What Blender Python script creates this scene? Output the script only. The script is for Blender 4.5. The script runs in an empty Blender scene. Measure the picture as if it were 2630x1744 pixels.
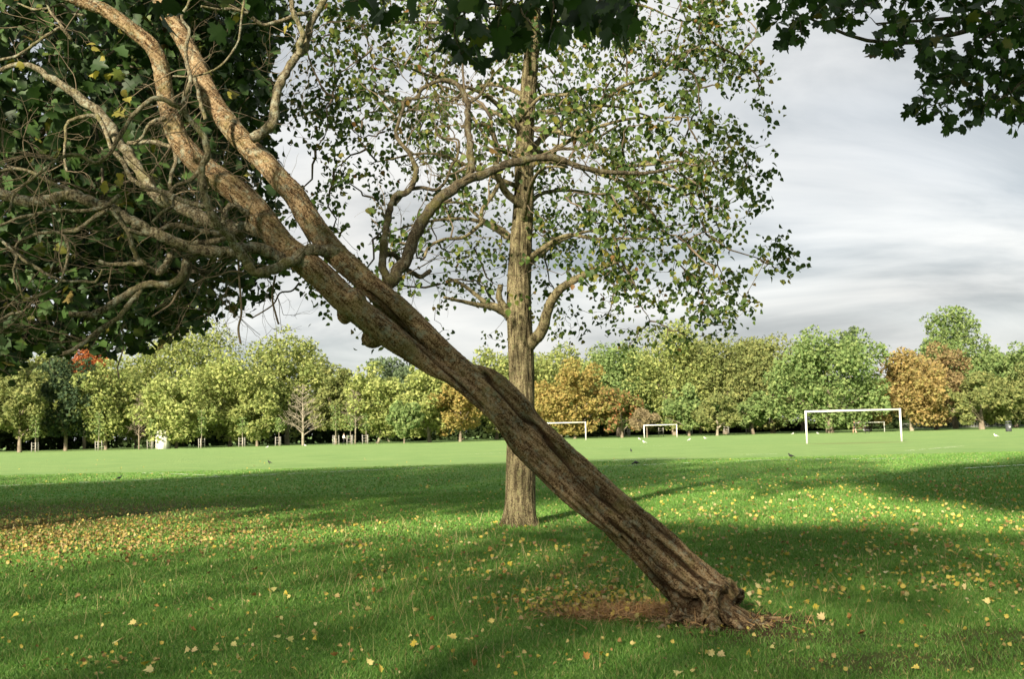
import bpy, bmesh, math, random
import numpy as np
from mathutils import Matrix, Vector, noise as mnoise

R = math.radians
S = bpy.context.scene
COL = S.collection
rng = np.random.default_rng(7)
random.seed(7)

# ------------------------------------------------------------------ camera
PW, PH = 2630.0, 1744.0
CAM_H, LENS, PITCH, ROLL = 1.5, 35.0, 5.25, -1.35
FPX = LENS / 36.0 * PW
CAM_M = Matrix.Translation((0, 0, CAM_H)) @ Matrix.Rotation(R(90 + PITCH), 4, 'X') @ Matrix.Rotation(R(ROLL), 4, 'Z')
cam_data = bpy.data.cameras.new('camera')
cam_data.lens = LENS
cam_data.sensor_width = 36.0
cam_data.clip_end = 5000
cam_data.clip_start = 0.05
cam_data.dof.use_dof = True
cam_data.dof.focus_distance = 8.5
cam_data.dof.aperture_fstop = 6.3
cam = bpy.data.objects.new('camera', cam_data)
cam.matrix_world = CAM_M
COL.objects.link(cam)
S.camera = cam

# ------------------------------------------------------------------ sky, sun, exposure
SUN_EL = R(22)
SUN_AZ = np.array([-0.42, -0.9075])
SUN_TO = Vector((SUN_AZ[0] * math.cos(SUN_EL), SUN_AZ[1] * math.cos(SUN_EL), math.sin(SUN_EL)))
S.view_settings.view_transform = 'Standard'
S.view_settings.look = 'None'
S.view_settings.gamma = 1.0
S.view_settings.use_curve_mapping = False
S.view_settings.exposure = 2.33

sun_data = bpy.data.lights.new('sun', 'SUN')
sun_data.energy = 2.75
sun_data.angle = R(2.2)
sun_data.color = (1.0, 0.89, 0.70)
sun = bpy.data.objects.new('sun', sun_data)
sun.rotation_euler = (-SUN_TO).to_track_quat('-Z', 'Y').to_euler()
sun.location = (-30, -60, 40)
COL.objects.link(sun)

world = bpy.data.worlds.new('World')
S.world = world
world.use_nodes = True


def N(nt, kind, **kw):
    n = nt.nodes.new(kind)
    for k, v in kw.items():
        setattr(n, k, v)
    return n


def ramp(nt, stops, interp='LINEAR'):
    r = nt.nodes.new('ShaderNodeValToRGB')
    r.color_ramp.interpolation = interp
    e = r.color_ramp.elements
    while len(e) > 1:
        e.remove(e[-1])
    e[0].position = stops[0][0]
    e[0].color = (*stops[0][1], 1)
    for p, c in stops[1:]:
        x = e.new(p)
        x.color = (*c, 1)
    return r


def build_world():
    nt = world.node_tree
    nt.nodes.clear()
    L = nt.links.new
    out = N(nt, 'ShaderNodeOutputWorld')
    bg = N(nt, 'ShaderNodeBackground')
    bg.inputs['Strength'].default_value = 0.1
    sky = N(nt, 'ShaderNodeTexSky')
    sky.sky_type = 'NISHITA'
    sky.sun_disc = False
    sky.sun_elevation = SUN_EL
    sky.sun_rotation = math.atan2(SUN_TO.x, SUN_TO.y)
    # a cloud layer over the sky: direction projected on a flat cloud deck
    tc = N(nt, 'ShaderNodeTexCoord')
    sep = N(nt, 'ShaderNodeSeparateXYZ')
    L(tc.outputs['Generated'], sep.inputs[0])
    zc = N(nt, 'ShaderNodeMath', operation='MAXIMUM')
    zc.inputs[1].default_value = 0.0
    L(sep.outputs['Z'], zc.inputs[0])
    za = N(nt, 'ShaderNodeMath', operation='ADD')
    za.inputs[1].default_value = 0.30
    L(zc.outputs[0], za.inputs[0])
    cmb = N(nt, 'ShaderNodeCombineXYZ')
    for i, ax in enumerate('XY'):
        d = N(nt, 'ShaderNodeMath', operation='DIVIDE')
        L(sep.outputs[ax], d.inputs[0])
        L(za.outputs[0], d.inputs[1])
        L(d.outputs[0], cmb.inputs[i])
    mp = N(nt, 'ShaderNodeMapping')
    mp.inputs['Rotation'].default_value = (0, 0, R(24))
    mp.inputs['Location'].default_value = (3.1, 1.15, 0.0)
    mp.inputs['Scale'].default_value = (0.75, 1.3, 1.0)
    L(cmb.outputs[0], mp.inputs[0])
    n1 = N(nt, 'ShaderNodeTexNoise')
    n1.inputs['Scale'].default_value = 1.5
    n1.inputs['Detail'].default_value = 7.0
    n1.inputs['Roughness'].default_value = 0.54
    n1.inputs['Distortion'].default_value = 0.6
    L(mp.outputs[0], n1.inputs['Vector'])
    cr = ramp(nt, [(0.35, (0.78, 0.825, 0.85)), (0.45, (1.13, 1.16, 1.155)), (0.53, (1.50, 1.505, 1.47)), (0.63, (1.85, 1.82, 1.74))])
    L(n1.outputs['Fac'], cr.inputs['Fac'])
    # a few thin places let the blue through
    n2 = N(nt, 'ShaderNodeTexNoise')
    n2.inputs['Scale'].default_value = 0.7
    n2.inputs['Detail'].default_value = 3.0
    L(mp.outputs[0], n2.inputs['Vector'])
    thin = N(nt, 'ShaderNodeMapRange')
    thin.inputs['From Min'].default_value = 0.35
    thin.inputs['From Max'].default_value = 0.6
    thin.inputs['To Min'].default_value = 0.93
    thin.inputs['To Max'].default_value = 0.985
    L(n2.outputs['Fac'], thin.inputs['Value'])
    mix = N(nt, 'ShaderNodeMix', data_type='RGBA')
    L(thin.outputs[0], mix.inputs[0])
    L(sky.outputs[0], mix.inputs[6])
    L(cr.outputs[0], mix.inputs[7])
    L(mix.outputs[2], bg.inputs['Color'])
    L(bg.outputs[0], out.inputs[0])


build_world()


# ------------------------------------------------------------------ pixel helpers (a photo pixel and a distance give a point)
def P(px, py, Y):
    d = CAM_M.to_3x3() @ Vector(((px - PW / 2) / FPX, -(py - PH / 2) / FPX, -1.0))
    t = Y / d.y
    return Vector((d.x * t, d.y * t, CAM_H + d.z * t))


CAM_I = np.array(CAM_M.inverted())


def proj(pts):
    p = np.asarray(pts, float).reshape(-1, 3)
    c = p @ CAM_I[:3, :3].T + CAM_I[:3, 3]
    z = -c[:, 2]
    zz = np.where(np.abs(z) < 1e-4, 1e-4, z)
    return np.stack([PW / 2 + FPX * c[:, 0] / zz, PH / 2 - FPX * c[:, 1] / zz, z], 1)


def in_frame(pts, m=0):
    q = proj(pts)
    return (q[:, 2] > 0.1) & (q[:, 0] > -m) & (q[:, 0] < PW + m) & (q[:, 1] > -m) & (q[:, 1] < PH + m)


def gp(px, Y):
    """ground point at distance Y in the column of pixel px"""
    x = 0.0
    for _ in range(6):
        q = proj([[x, Y, 0.0]])[0]
        x += (px - q[0]) / FPX * Y
    return Vector((x, Y, 0.0))


def ground_px(px, py):
    d = CAM_M.to_3x3() @ Vector(((px - PW / 2) / FPX, -(py - PH / 2) / FPX, -1.0))
    t = -CAM_H / d.z
    return Vector((d.x * t, d.y * t, 0.0))


# ------------------------------------------------------------------ mesh helpers
def set_attr(me, name, vals):
    a = me.attributes.new(name, 'FLOAT', 'POINT')
    a.data.foreach_set('value', np.ascontiguousarray(vals, np.float32))


def mesh_np(name, V, F, smooth=False):
    V = np.ascontiguousarray(V, np.float32)
    Fs = [np.ascontiguousarray(f, np.int32) for f in (F if isinstance(F, (list, tuple)) else [F]) if len(f)]
    m = bpy.data.meshes.new(name)
    nl = sum(f.size for f in Fs)
    nf = sum(len(f) for f in Fs)
    m.vertices.add(len(V))
    m.vertices.foreach_set('co', V.ravel())
    m.loops.add(nl)
    m.loops.foreach_set('vertex_index', np.concatenate([f.ravel() for f in Fs]))
    m.polygons.add(nf)
    st, tot, o = [], [], 0
    for f in Fs:
        k = f.shape[1]
        st.append(o + np.arange(len(f)) * k)
        tot.append(np.full(len(f), k))
        o += f.size
    m.polygons.foreach_set('loop_start', np.concatenate(st).astype(np.int32))
    m.polygons.foreach_set('loop_total', np.concatenate(tot).astype(np.int32))
    if smooth:
        m.polygons.foreach_set('use_smooth', np.ones(nf, bool))
    m.update(calc_edges=True)
    return m


class Geo:
    """collects pieces of ONE mesh"""

    def __init__(self):
        self.V, self.F3, self.F4, self.n = [], [], [], 0

    def add(self, V, F):
        F = np.asarray(F, int)
        (self.F3 if F.shape[1] == 3 else self.F4).append(F + self.n)
        self.V.append(np.asarray(V, float))
        self.n += len(V)
        return self

    def box(self, c, s, M=None):
        c, s = np.array(c, float), np.array(s, float) / 2
        v = np.array([[x, y, z] for x in (-1, 1) for y in (-1, 1) for z in (-1, 1)]) * s
        if M is not None:
            v = v @ np.array(M.to_3x3()).T
        return self.add(v + c, [[0, 1, 3, 2], [4, 6, 7, 5], [0, 4, 5, 1], [2, 3, 7, 6], [0, 2, 6, 4], [1, 5, 7, 3]])

    def tube(self, path, rad, seg=8, res=None, lump=0.0, rg=None, squash=None):
        V, F = tube(path, rad, seg, res, lump, rg, squash)
        self.add(V, F)
        k = len(V)
        # caps
        a = np.arange(seg)
        self.F3.append(np.stack([np.zeros(seg - 2, int), a[2:], a[1:-1]], 1) + self.n - k)
        self.F3.append(np.stack([np.zeros(seg - 2, int), a[1:-1], a[2:]], 1) + self.n - seg)
        return self

    def mesh(self, name, off=(0, 0, 0), smooth=False):
        V = np.concatenate(self.V) - np.array(off, float)
        Fs = []
        if self.F3:
            Fs.append(np.concatenate(self.F3))
        if self.F4:
            Fs.append(np.concatenate(self.F4))
        return mesh_np(name, V, Fs, smooth)


def catmull(pts, n):
    p = np.asarray(pts, float)
    if len(p) < 3:
        t = np.linspace(0, 1, n)[:, None]
        return p[0] * (1 - t) + p[-1] * t
    q = np.vstack([2 * p[0] - p[1], p, 2 * p[-1] - p[-2]])
    d = np.r_[0, np.cumsum(np.linalg.norm(np.diff(p[:, :3], axis=0), axis=1) + 1e-9)]
    ts = np.linspace(0, d[-1], n)
    i = np.clip(np.searchsorted(d, ts, side='right') - 1, 0, len(p) - 2)
    u = ((ts - d[i]) / (d[i + 1] - d[i]))[:, None]
    p0, p1, p2, p3 = q[i], q[i + 1], q[i + 2], q[i + 3]
    return 0.5 * (2 * p1 + (p2 - p0) * u + (2 * p0 - 5 * p1 + 4 * p2 - p3) * u ** 2 + (3 * p1 - p0 - 3 * p2 + p3) * u ** 3)


def tube(path, rad, seg=8, res=None, lump=0.0, rg=None, squash=None):
    p = np.asarray(path, float)
    r = np.broadcast_to(np.asarray(rad, float), (len(p),))
    pr = np.concatenate([p, r[:, None]], 1)
    if res:
        pr = catmull(pr, res)
    p, r = pr[:, :3], np.maximum(pr[:, 3], 0.0008)
    n = len(p)
    t = np.gradient(p, axis=0)
    t /= np.linalg.norm(t, axis=1)[:, None] + 1e-12
    u = np.cross(t[0], [0, 1, 0])
    if np.linalg.norm(u) < 0.2:
        u = np.cross(t[0], [1, 0, 0])
    U = np.zeros((n, 3))
    for i in range(n):
        u = u - t[i] * (u @ t[i])
        u = u / (np.linalg.norm(u) + 1e-12)
        U[i] = u
    W = np.cross(t, U)
    a = np.linspace(0, 2 * math.pi, seg, endpoint=False)
    rr = np.repeat(r[:, None], seg, 1)
    if lump and rg is not None:
        k = np.arange(n) / max(n, 1)
        for _ in range(3):
            f, ph, g = rg.integers(1, 4), rg.uniform(0, 6.3), rg.uniform(2, 9)
            rr *= 1 + lump * np.sin(f * a[None] + ph + g * k[:, None] * 6.28) * rg.uniform(.4, 1)
        rr *= 1 + lump * rg.normal(0, .5, (n, 1))
    V = p[:, None] + rr[..., None] * (np.cos(a)[None, :, None] * U[:, None] + np.sin(a)[None, :, None] * W[:, None])
    i = np.arange(n - 1)[:, None] * seg
    j = np.arange(seg)[None]
    j2 = (j + 1) % seg
    F = np.stack([i + j, i + j2, i + seg + j2, i + seg + j], -1).reshape(-1, 4)
    return V.reshape(-1, 3), F


def link(name, mesh, mat, parent=None, loc=None):
    o = bpy.data.objects.new(name, mesh)
    if mat is not None:
        mats = mat if isinstance(mat, (list, tuple)) else [mat]
        if len(mesh.materials) == 0:
            for m in mats:
                mesh.materials.append(m)
    if parent is not None:
        o.parent = parent
    if loc is not None:
        o.location = loc
    COL.objects.link(o)
    return o


def tag(o, label, cat=None, group=None, kind=None):
    o['label'] = label
    if cat:
        o['category'] = cat
    if group:
        o['group'] = group
    if kind:
        o['kind'] = kind
    return o


def thing(name, label, cat, loc=(0, 0, 0), rz=0.0, group=None):
    o = bpy.data.objects.new(name, None)
    o.empty_display_size = 0.2
    o.location = loc
    o.rotation_euler = (0, 0, rz)
    COL.objects.link(o)
    return tag(o, label, cat, group)


def copy_tree(src, loc, rz, label, scale=1.0):
    c = src.copy()
    COL.objects.link(c)
    c.location, c.rotation_euler, c.scale = loc, (0, 0, rz), (scale,) * 3
    c['label'] = label
    for ch in src.children:
        d = ch.copy()
        COL.objects.link(d)
        d.parent = c
        for g in ch.children:
            e = g.copy()
            COL.objects.link(e)
            e.parent = d
    return c


# ------------------------------------------------------------------ materials
def new_mat(name):
    m = bpy.data.materials.new(name)
    m.use_nodes = True
    nt = m.node_tree
    nt.nodes.clear()
    out = N(nt, 'ShaderNodeOutputMaterial')
    b = N(nt, 'ShaderNodeBsdfPrincipled')
    nt.links.new(b.outputs[0], out.inputs[0])
    return m, nt, b, out


def leaf_mat(name, stops, trans=0.3, rough=0.55, spec=0.25):
    m, nt, b, out = new_mat(name)
    L = nt.links.new
    g = N(nt, 'ShaderNodeNewGeometry')
    oi = N(nt, 'ShaderNodeObjectInfo')
    ad = N(nt, 'ShaderNodeMath', operation='ADD')
    L(g.outputs['Random Per Island'], ad.inputs[0])
    L(oi.outputs['Random'], ad.inputs[1])
    fr = N(nt, 'ShaderNodeMath', operation='FRACT')
    L(ad.outputs[0], fr.inputs[0])
    cr = ramp(nt, stops)
    L(fr.outputs[0], cr.inputs[0])
    L(cr.outputs[0], b.inputs['Base Color'])
    b.inputs['Roughness'].default_value = rough
    b.inputs['Specular IOR Level'].default_value = spec
    t = N(nt, 'ShaderNodeBsdfTranslucent')
    hs = N(nt, 'ShaderNodeHueSaturation')
    hs.inputs['Saturation'].default_value = 1.1
    hs.inputs['Value'].default_value = 1.25
    L(cr.outputs[0], hs.inputs['Color'])
    L(hs.outputs[0], t.inputs[0])
    mx = N(nt, 'ShaderNodeMixShader')
    mx.inputs[0].default_value = trans
    L(b.outputs[0], mx.inputs[1])
    L(t.outputs[0], mx.inputs[2])
    L(mx.outputs[0], out.inputs[0])
    return m


def bark_mat(name, dark, mid, light, lichen=None, axis=(0, 0, 1), scale=1.0, lich_amt=0.5, moss=None, furrow=None):
    """bark: ridges stretched along the trunk, blotches of lichen and moss"""
    m, nt, b, out = new_mat(name)
    L = nt.links.new
    tc = N(nt, 'ShaderNodeTexCoord')
    q = Vector(axis).normalized().rotation_difference(Vector((0, 0, 1))).to_euler()
    rot = N(nt, 'ShaderNodeMapping')
    rot.inputs['Rotation'].default_value = q
    L(tc.outputs['Object'], rot.inputs[0])
    st = N(nt, 'ShaderNodeMapping')
    st.inputs['Scale'].default_value = (1, 1, 0.16)
    L(rot.outputs[0], st.inputs[0])
    n1 = N(nt, 'ShaderNodeTexNoise')
    n1.inputs['Scale'].default_value = 34 * scale
    n1.inputs['Detail'].default_value = 6
    n1.inputs['Roughness'].default_value = 0.65
    L(st.outputs[0], n1.inputs['Vector'])
    n3 = N(nt, 'ShaderNodeTexNoise')
    n3.inputs['Scale'].default_value = 75 * scale
    n3.inputs['Detail'].default_value = 3
    n3.inputs['Roughness'].default_value = 0.7
    L(rot.outputs[0], n3.inputs['Vector'])
    ad = N(nt, 'ShaderNodeMath', operation='MULTIPLY_ADD')
    ad.inputs[1].default_value = 0.55
    L(n3.outputs['Fac'], ad.inputs[0])
    sc = N(nt, 'ShaderNodeMath', operation='MULTIPLY')
    sc.inputs[1].default_value = 0.5
    L(n1.outputs['Fac'], sc.inputs[0])
    L(sc.outputs[0], ad.inputs[2])
    cr = ramp(nt, [(0.44, dark), (0.52, mid), (0.60, light)])
    L(ad.outputs[0], cr.inputs[0])
    col = cr.outputs[0]
    for spec_, sc_, lo, hi, amt in ((lichen, 16.0, 0.52, 0.62, lich_amt), (moss, 5.0, 0.5, 0.66, 0.55)):
        if spec_ is None:
            continue
        nn = N(nt, 'ShaderNodeTexNoise')
        nn.inputs['Scale'].default_value = sc_
        nn.inputs['Detail'].default_value = 7
        nn.inputs['Roughness'].default_value = 0.72
        L(rot.outputs[0], nn.inputs['Vector'])
        mr = N(nt, 'ShaderNodeMapRange')
        mr.inputs['From Min'].default_value = lo
        mr.inputs['From Max'].default_value = hi
        mr.inputs['To Max'].default_value = amt
        L(nn.outputs['Fac'], mr.inputs['Value'])
        mx = N(nt, 'ShaderNodeMix', data_type='RGBA')
        L(mr.outputs[0], mx.inputs[0])
        L(col, mx.inputs[6])
        mx.inputs[7].default_value = (*spec_, 1)
        col = mx.outputs[2]
    if furrow is not None:
        at = N(nt, 'ShaderNodeAttribute', attribute_name='furrow')
        mx = N(nt, 'ShaderNodeMix', data_type='RGBA')
        L(at.outputs['Fac'], mx.inputs[0])
        L(col, mx.inputs[6])
        mx.inputs[7].default_value = (*furrow, 1)
        col = mx.outputs[2]
    L(col, b.inputs['Base Color'])
    b.inputs['Roughness'].default_value = 0.95
    b.inputs['Specular IOR Level'].default_value = 0.08
    bp = N(nt, 'ShaderNodeBump')
    bp.inputs['Strength'].default_value = 1.0
    bp.inputs['Distance'].default_value = 0.02 / scale
    L(ad.outputs[0], bp.inputs['Height'])
    L(bp.outputs[0], b.inputs['Normal'])
    return m


def plain_mat(name, c, rough=0.8, spec=0.2, var=0.25, sc=6.0):
    m, nt, b, out = new_mat(name)
    n = N(nt, 'ShaderNodeTexNoise')
    n.inputs['Scale'].default_value = sc
    n.inputs['Detail'].default_value = 4
    tc = N(nt, 'ShaderNodeTexCoord')
    nt.links.new(tc.outputs['Object'], n.inputs['Vector'])
    a = tuple(x * (1 - var) for x in c)
    d = tuple(min(x * (1 + var), 0.9) for x in c)
    cr = ramp(nt, [(0.3, a), (0.7, d)])
    nt.links.new(n.outputs['Fac'], cr.inputs[0])
    nt.links.new(cr.outputs[0], b.inputs['Base Color'])
    b.inputs['Roughness'].default_value = rough
    b.inputs['Specular IOR Level'].default_value = spec
    return m


LEAN_AXIS = (-0.70, -0.05, 0.71)
M = {}
M['lean_bark'] = bark_mat('lean_bark', (0.036, 0.020, 0.010), (0.172, 0.114, 0.060), (0.305, 0.225, 0.132), lichen=(0.27, 0.29, 0.215), axis=LEAN_AXIS, lich_amt=0.6, moss=(0.115, 0.11, 0.035), furrow=(0.030, 0.017, 0.010))
M['limb_bark'] = bark_mat('limb_bark', (0.034, 0.027, 0.017), (0.110, 0.092, 0.058), (0.20, 0.172, 0.112), lichen=(0.31, 0.33, 0.26), axis=(0, 0, 1), lich_amt=0.5, moss=(0.12, 0.115, 0.035))
M['limb_bark_shaded'] = bark_mat('limb_bark_shaded', (0.026, 0.021, 0.013), (0.058, 0.046, 0.029), (0.105, 0.087, 0.056), lichen=(0.26, 0.28, 0.22), axis=(0, 0, 1), lich_amt=0.25, moss=(0.12, 0.115, 0.035))  # limb bark darkened: shade on the right-hand limbs put into the colour
M['twig_bark'] = plain_mat('twig_bark', (0.105, 0.082, 0.052), var=0.45, sc=3.0)
M['stand_bark'] = bark_mat('stand_bark', (0.035, 0.028, 0.016), (0.125, 0.103, 0.058), (0.21, 0.18, 0.105), lichen=(0.18, 0.18, 0.085), scale=0.6, lich_amt=0.5, furrow=(0.028, 0.020, 0.012))
M['stand_twig'] = plain_mat('stand_twig', (0.105, 0.082, 0.055), var=0.4, sc=2.0)
M['dark_bark'] = bark_mat('dark_bark', (0.03, 0.025, 0.018), (0.09, 0.075, 0.055), (0.15, 0.125, 0.09), scale=0.6)
M['far_bark'] = plain_mat('far_bark', (0.19, 0.155, 0.115), var=0.35, sc=1.5)
M['pale_bark'] = plain_mat('pale_bark', (0.25, 0.22, 0.165), var=0.3, sc=1.5)
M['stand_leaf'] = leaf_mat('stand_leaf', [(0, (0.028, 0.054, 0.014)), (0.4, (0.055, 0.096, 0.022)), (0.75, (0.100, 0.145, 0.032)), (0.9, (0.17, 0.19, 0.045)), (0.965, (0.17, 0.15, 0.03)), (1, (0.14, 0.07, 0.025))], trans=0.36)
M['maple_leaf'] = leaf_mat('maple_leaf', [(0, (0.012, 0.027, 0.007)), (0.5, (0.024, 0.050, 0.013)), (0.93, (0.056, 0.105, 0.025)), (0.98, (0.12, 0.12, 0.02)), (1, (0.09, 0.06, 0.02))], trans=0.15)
M['yellow_leaf'] = leaf_mat('yellow_leaf', [(0, (0.46, 0.36, 0.05)), (0.4, (0.54, 0.43, 0.10)), (0.7, (0.62, 0.54, 0.24)), (1, (0.42, 0.42, 0.12))], trans=0.15)
M['dull_leaf'] = leaf_mat('dull_leaf', [(0, (0.16, 0.16, 0.03)), (1, (0.24, 0.20, 0.04))], trans=0.3)
M['tan_leaf'] = leaf_mat('tan_leaf', [(0, (0.34, 0.25, 0.09)), (0.6, (0.44, 0.34, 0.15)), (1, (0.52, 0.44, 0.22))], trans=0.1)
M['brown_leaf'] = leaf_mat('brown_leaf', [(0, (0.16, 0.09, 0.03)), (0.6, (0.26, 0.15, 0.05)), (1, (0.38, 0.20, 0.05))], trans=0.1)
M['litter'] = leaf_mat('litter', [(0, (0.36, 0.29, 0.05)), (0.35, (0.46, 0.37, 0.08)), (0.6, (0.42, 0.36, 0.14)), (0.75, (0.30, 0.20, 0.07)), (0.85, (0.19, 0.11, 0.04)), (1, (0.50, 0.45, 0.24))], trans=0.1)
M['orange_litter'] = leaf_mat('orange_litter', [(0, (0.20, 0.155, 0.045)), (0.35, (0.29, 0.23, 0.06)), (0.6, (0.19, 0.11, 0.04)), (0.8, (0.28, 0.23, 0.10)), (1, (0.12, 0.075, 0.03))], trans=0.1)
M['grass'] = leaf_mat('grass', [(0, (0.066, 0.165, 0.026)), (0.45, (0.108, 0.240, 0.042)), (0.8, (0.165, 0.300, 0.066)), (0.92, (0.22, 0.31, 0.09)), (0.95, (0.28, 0.27, 0.10)), (1, (0.36, 0.31, 0.14))], trans=0.3, rough=0.5)
M['straw'] = leaf_mat('straw', [(0, (0.36, 0.30, 0.13)), (0.6, (0.30, 0.27, 0.10)), (1, (0.42, 0.33, 0.18))], trans=0.15)
M['pine_litter'] = leaf_mat('pine_litter', [(0, (0.32, 0.19, 0.08)), (0.6, (0.44, 0.28, 0.13)), (1, (0.24, 0.13, 0.06))], trans=0.1)
M['white'] = plain_mat('white_paint', (0.68, 0.67, 0.63), rough=0.5, var=0.14, sc=3.0)
M['chalk'] = plain_mat('chalk', (0.60, 0.66, 0.52), rough=0.95, var=0.3, sc=1.2)
M['guard'] = plain_mat('guard_wood', (0.36, 0.345, 0.31), var=0.2)
M['black'] = plain_mat('black_feather', (0.012, 0.012, 0.014), rough=0.45, spec=0.4, var=0.3)
M['gull'] = plain_mat('gull_white', (0.8, 0.8, 0.8), var=0.05)
M['brick'] = plain_mat('brick', (0.15, 0.10, 0.075), var=0.2, sc=3)
M['roof'] = plain_mat('slate', (0.10, 0.10, 0.11), var=0.2)
M['glass'] = plain_mat('window_glass', (0.06, 0.07, 0.08), rough=0.1, spec=0.6, var=0.1)
M['render_wall'] = plain_mat('white_render', (0.74, 0.71, 0.64), var=0.05)
M['iron'] = plain_mat('iron', (0.05, 0.055, 0.06), rough=0.5, var=0.2)
M['skin'] = plain_mat('skin', (0.50, 0.30, 0.20), var=0.05)
M['cloth_white'] = plain_mat('cloth_white', (0.66, 0.62, 0.56), var=0.08)
M['cloth_black'] = plain_mat('cloth_black', (0.02, 0.02, 0.022), var=0.2)
M['rail'] = plain_mat('rail', (0.45, 0.46, 0.44), var=0.1)


# ------------------------------------------------------------------ ground
def build_ground():
    m, nt, b, out = new_mat('lawn')
    L = nt.links.new
    tc = N(nt, 'ShaderNodeTexCoord')

    def noi(s, d=5, r=0.6, mapscale=None):
        n = N(nt, 'ShaderNodeTexNoise')
        n.inputs['Scale'].default_value = s
        n.inputs['Detail'].default_value = d
        n.inputs['Roughness'].default_value = r
        if mapscale:
            mp = N(nt, 'ShaderNodeMapping')
            mp.inputs['Scale'].default_value = mapscale
            L(tc.outputs['Object'], mp.inputs[0])
            L(mp.outputs[0], n.inputs['Vector'])
        else:
            L(tc.outputs['Object'], n.inputs['Vector'])
        return n.outputs['Fac']

    fine = ramp(nt, [(0.32, (0.075, 0.175, 0.032)), (0.5, (0.125, 0.245, 0.058)), (0.68, (0.19, 0.31, 0.09))])
    L(noi(9, 8, 0.75), fine.inputs[0])
    big = ramp(nt, [(0.35, (0.80, 0.92, 0.80)), (0.6, (1.18, 1.06, 1.05))])
    L(noi(0.13, 4, 0.55, (0.5, 1.2, 1)), big.inputs[0])
    mu = N(nt, 'ShaderNodeMix', data_type='RGBA', blend_type='MULTIPLY')
    mu.inputs[0].default_value = 1.0
    L(fine.outputs[0], mu.inputs[6])
    L(big.outputs[0], mu.inputs[7])
    col = mu.outputs[2]
    # the mown pitch is paler than the park edge
    sep = N(nt, 'ShaderNodeSeparateXYZ')
    L(tc.outputs['Object'], sep.inputs[0])
    pit = N(nt, 'ShaderNodeMapRange', interpolation_type='SMOOTHSTEP')
    pit.inputs['From Min'].default_value = 22
    pit.inputs['From Max'].default_value = 55
    L(sep.outputs['Y'], pit.inputs['Value'])
    pm = N(nt, 'ShaderNodeMix', data_type='RGBA')
    L(pit.outputs[0], pm.inputs[0])
    L(col, pm.inputs[6])
    pcol = N(nt, 'ShaderNodeMix', data_type='RGBA')
    pcol.inputs[0].default_value = 0.62
    L(col, pcol.inputs[6])
    pcol.inputs[7].default_value = (0.250, 0.355, 0.145, 1)
    mot = ramp(nt, [(0.34, (0.70, 0.80, 0.70)), (0.5, (1.0, 1.0, 1.0)), (0.66, (1.30, 1.16, 1.2))])
    L(noi(0.9, 9, 0.78, (0.35, 1, 1)), mot.inputs[0])
    mm = N(nt, 'ShaderNodeMix', data_type='RGBA', blend_type='MULTIPLY')
    mm.inputs[0].default_value = 1.0
    L(pcol.outputs[2], mm.inputs[6])
    L(mot.outputs[0], mm.inputs[7])
    L(mm.outputs[2], pm.inputs[7])
    col = pm.outputs[2]

    def patch(col, cx, cy, rx, ry, color, soft=0.5, amount=1.0, nz=0.5):
        mp = N(nt, 'ShaderNodeMapping')
        mp.inputs['Location'].default_value = (-cx / rx, -cy / ry, 0)
        mp.inputs['Scale'].default_value = (1 / rx, 1 / ry, 0)
        L(tc.outputs['Object'], mp.inputs[0])
        ln = N(nt, 'ShaderNodeVectorMath', operation='LENGTH')
        L(mp.outputs[0], ln.inputs[0])
        ad = N(nt, 'ShaderNodeMath', operation='MULTIPLY_ADD')
        L(noi(4.0, 6, 0.7), ad.inputs[0])
        ad.inputs[1].default_value = nz * 2
        L(ln.outputs['Value'], ad.inputs[2])
        mr = N(nt, 'ShaderNodeMapRange', interpolation_type='SMOOTHSTEP')
        mr.inputs['From Min'].default_value = 1.0 + nz - soft
        mr.inputs['From Max'].default_value = 1.0 + nz + soft
        mr.inputs['To Min'].default_value = amount
        mr.inputs['To Max'].default_value = 0.0
        L(ad.outputs[0], mr.inputs['Value'])
        mx = N(nt, 'ShaderNodeMix', data_type='RGBA')
        L(mr.outputs[0], mx.inputs[0])
        L(col, mx.inputs[6])
        mx.inputs[7].default_value = (*color, 1)
        return mx.outputs[2]

    col = patch(col, gp(2195, 75).x, 74.5, 3.6, 2.2, (0.17, 0.17, 0.075), 0.5, 0.6, 0.4)
    base = ground_px(1830, 1600)
    col = patch(col, base.x + 0.15, base.y, 0.75, 0.6, (0.085, 0.055, 0.032), 0.25)
    for px_, py_, rx_, ry_ in ((2330, 1700, 1.0, .35), (2050, 1640, .7, .3), (2560, 1640, .6, .4)):
        q_ = ground_px(px_, py_)
        col = patch(col, q_.x, q_.y, rx_, ry_, (0.10, 0.072, 0.036), 0.5, 0.7, 0.6)
    st = ground_px(1610, 1578)
    col = patch(col, st.x, st.y, 0.75, 0.45, (0.20, 0.115, 0.045), 0.3, 0.85)
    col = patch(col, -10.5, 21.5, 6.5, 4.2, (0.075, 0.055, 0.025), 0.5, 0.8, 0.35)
    col = patch(col, -9.0, 16.2, 6.0, 3.0, (0.17, 0.125, 0.035), 0.5, 0.75, 0.35)
    L(col, b.inputs['Base Color'])
    b.inputs['Roughness'].default_value = 0.95
    b.inputs['Specular IOR Level'].default_value = 0.05
    bp = N(nt, 'ShaderNodeBump')
    bp.inputs['Distance'].default_value = 0.06
    bp.inputs['Strength'].default_value = 0.8
    L(noi(14, 8, 0.8), bp.inputs['Height'])
    L(bp.outputs[0], b.inputs['Normal'])
    xs = np.unique(np.r_[np.linspace(-2000, -60, 24), np.linspace(-60, 60, 61), np.linspace(60, 2000, 24)])
    ys = np.unique(np.r_[np.linspace(-400, -20, 8), np.linspace(-20, 100, 61), np.linspace(100, 3000, 30)])
    X, Yg = np.meshgrid(xs, ys)
    V = np.stack([X.ravel(), Yg.ravel(), np.zeros(X.size)], 1)
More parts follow.
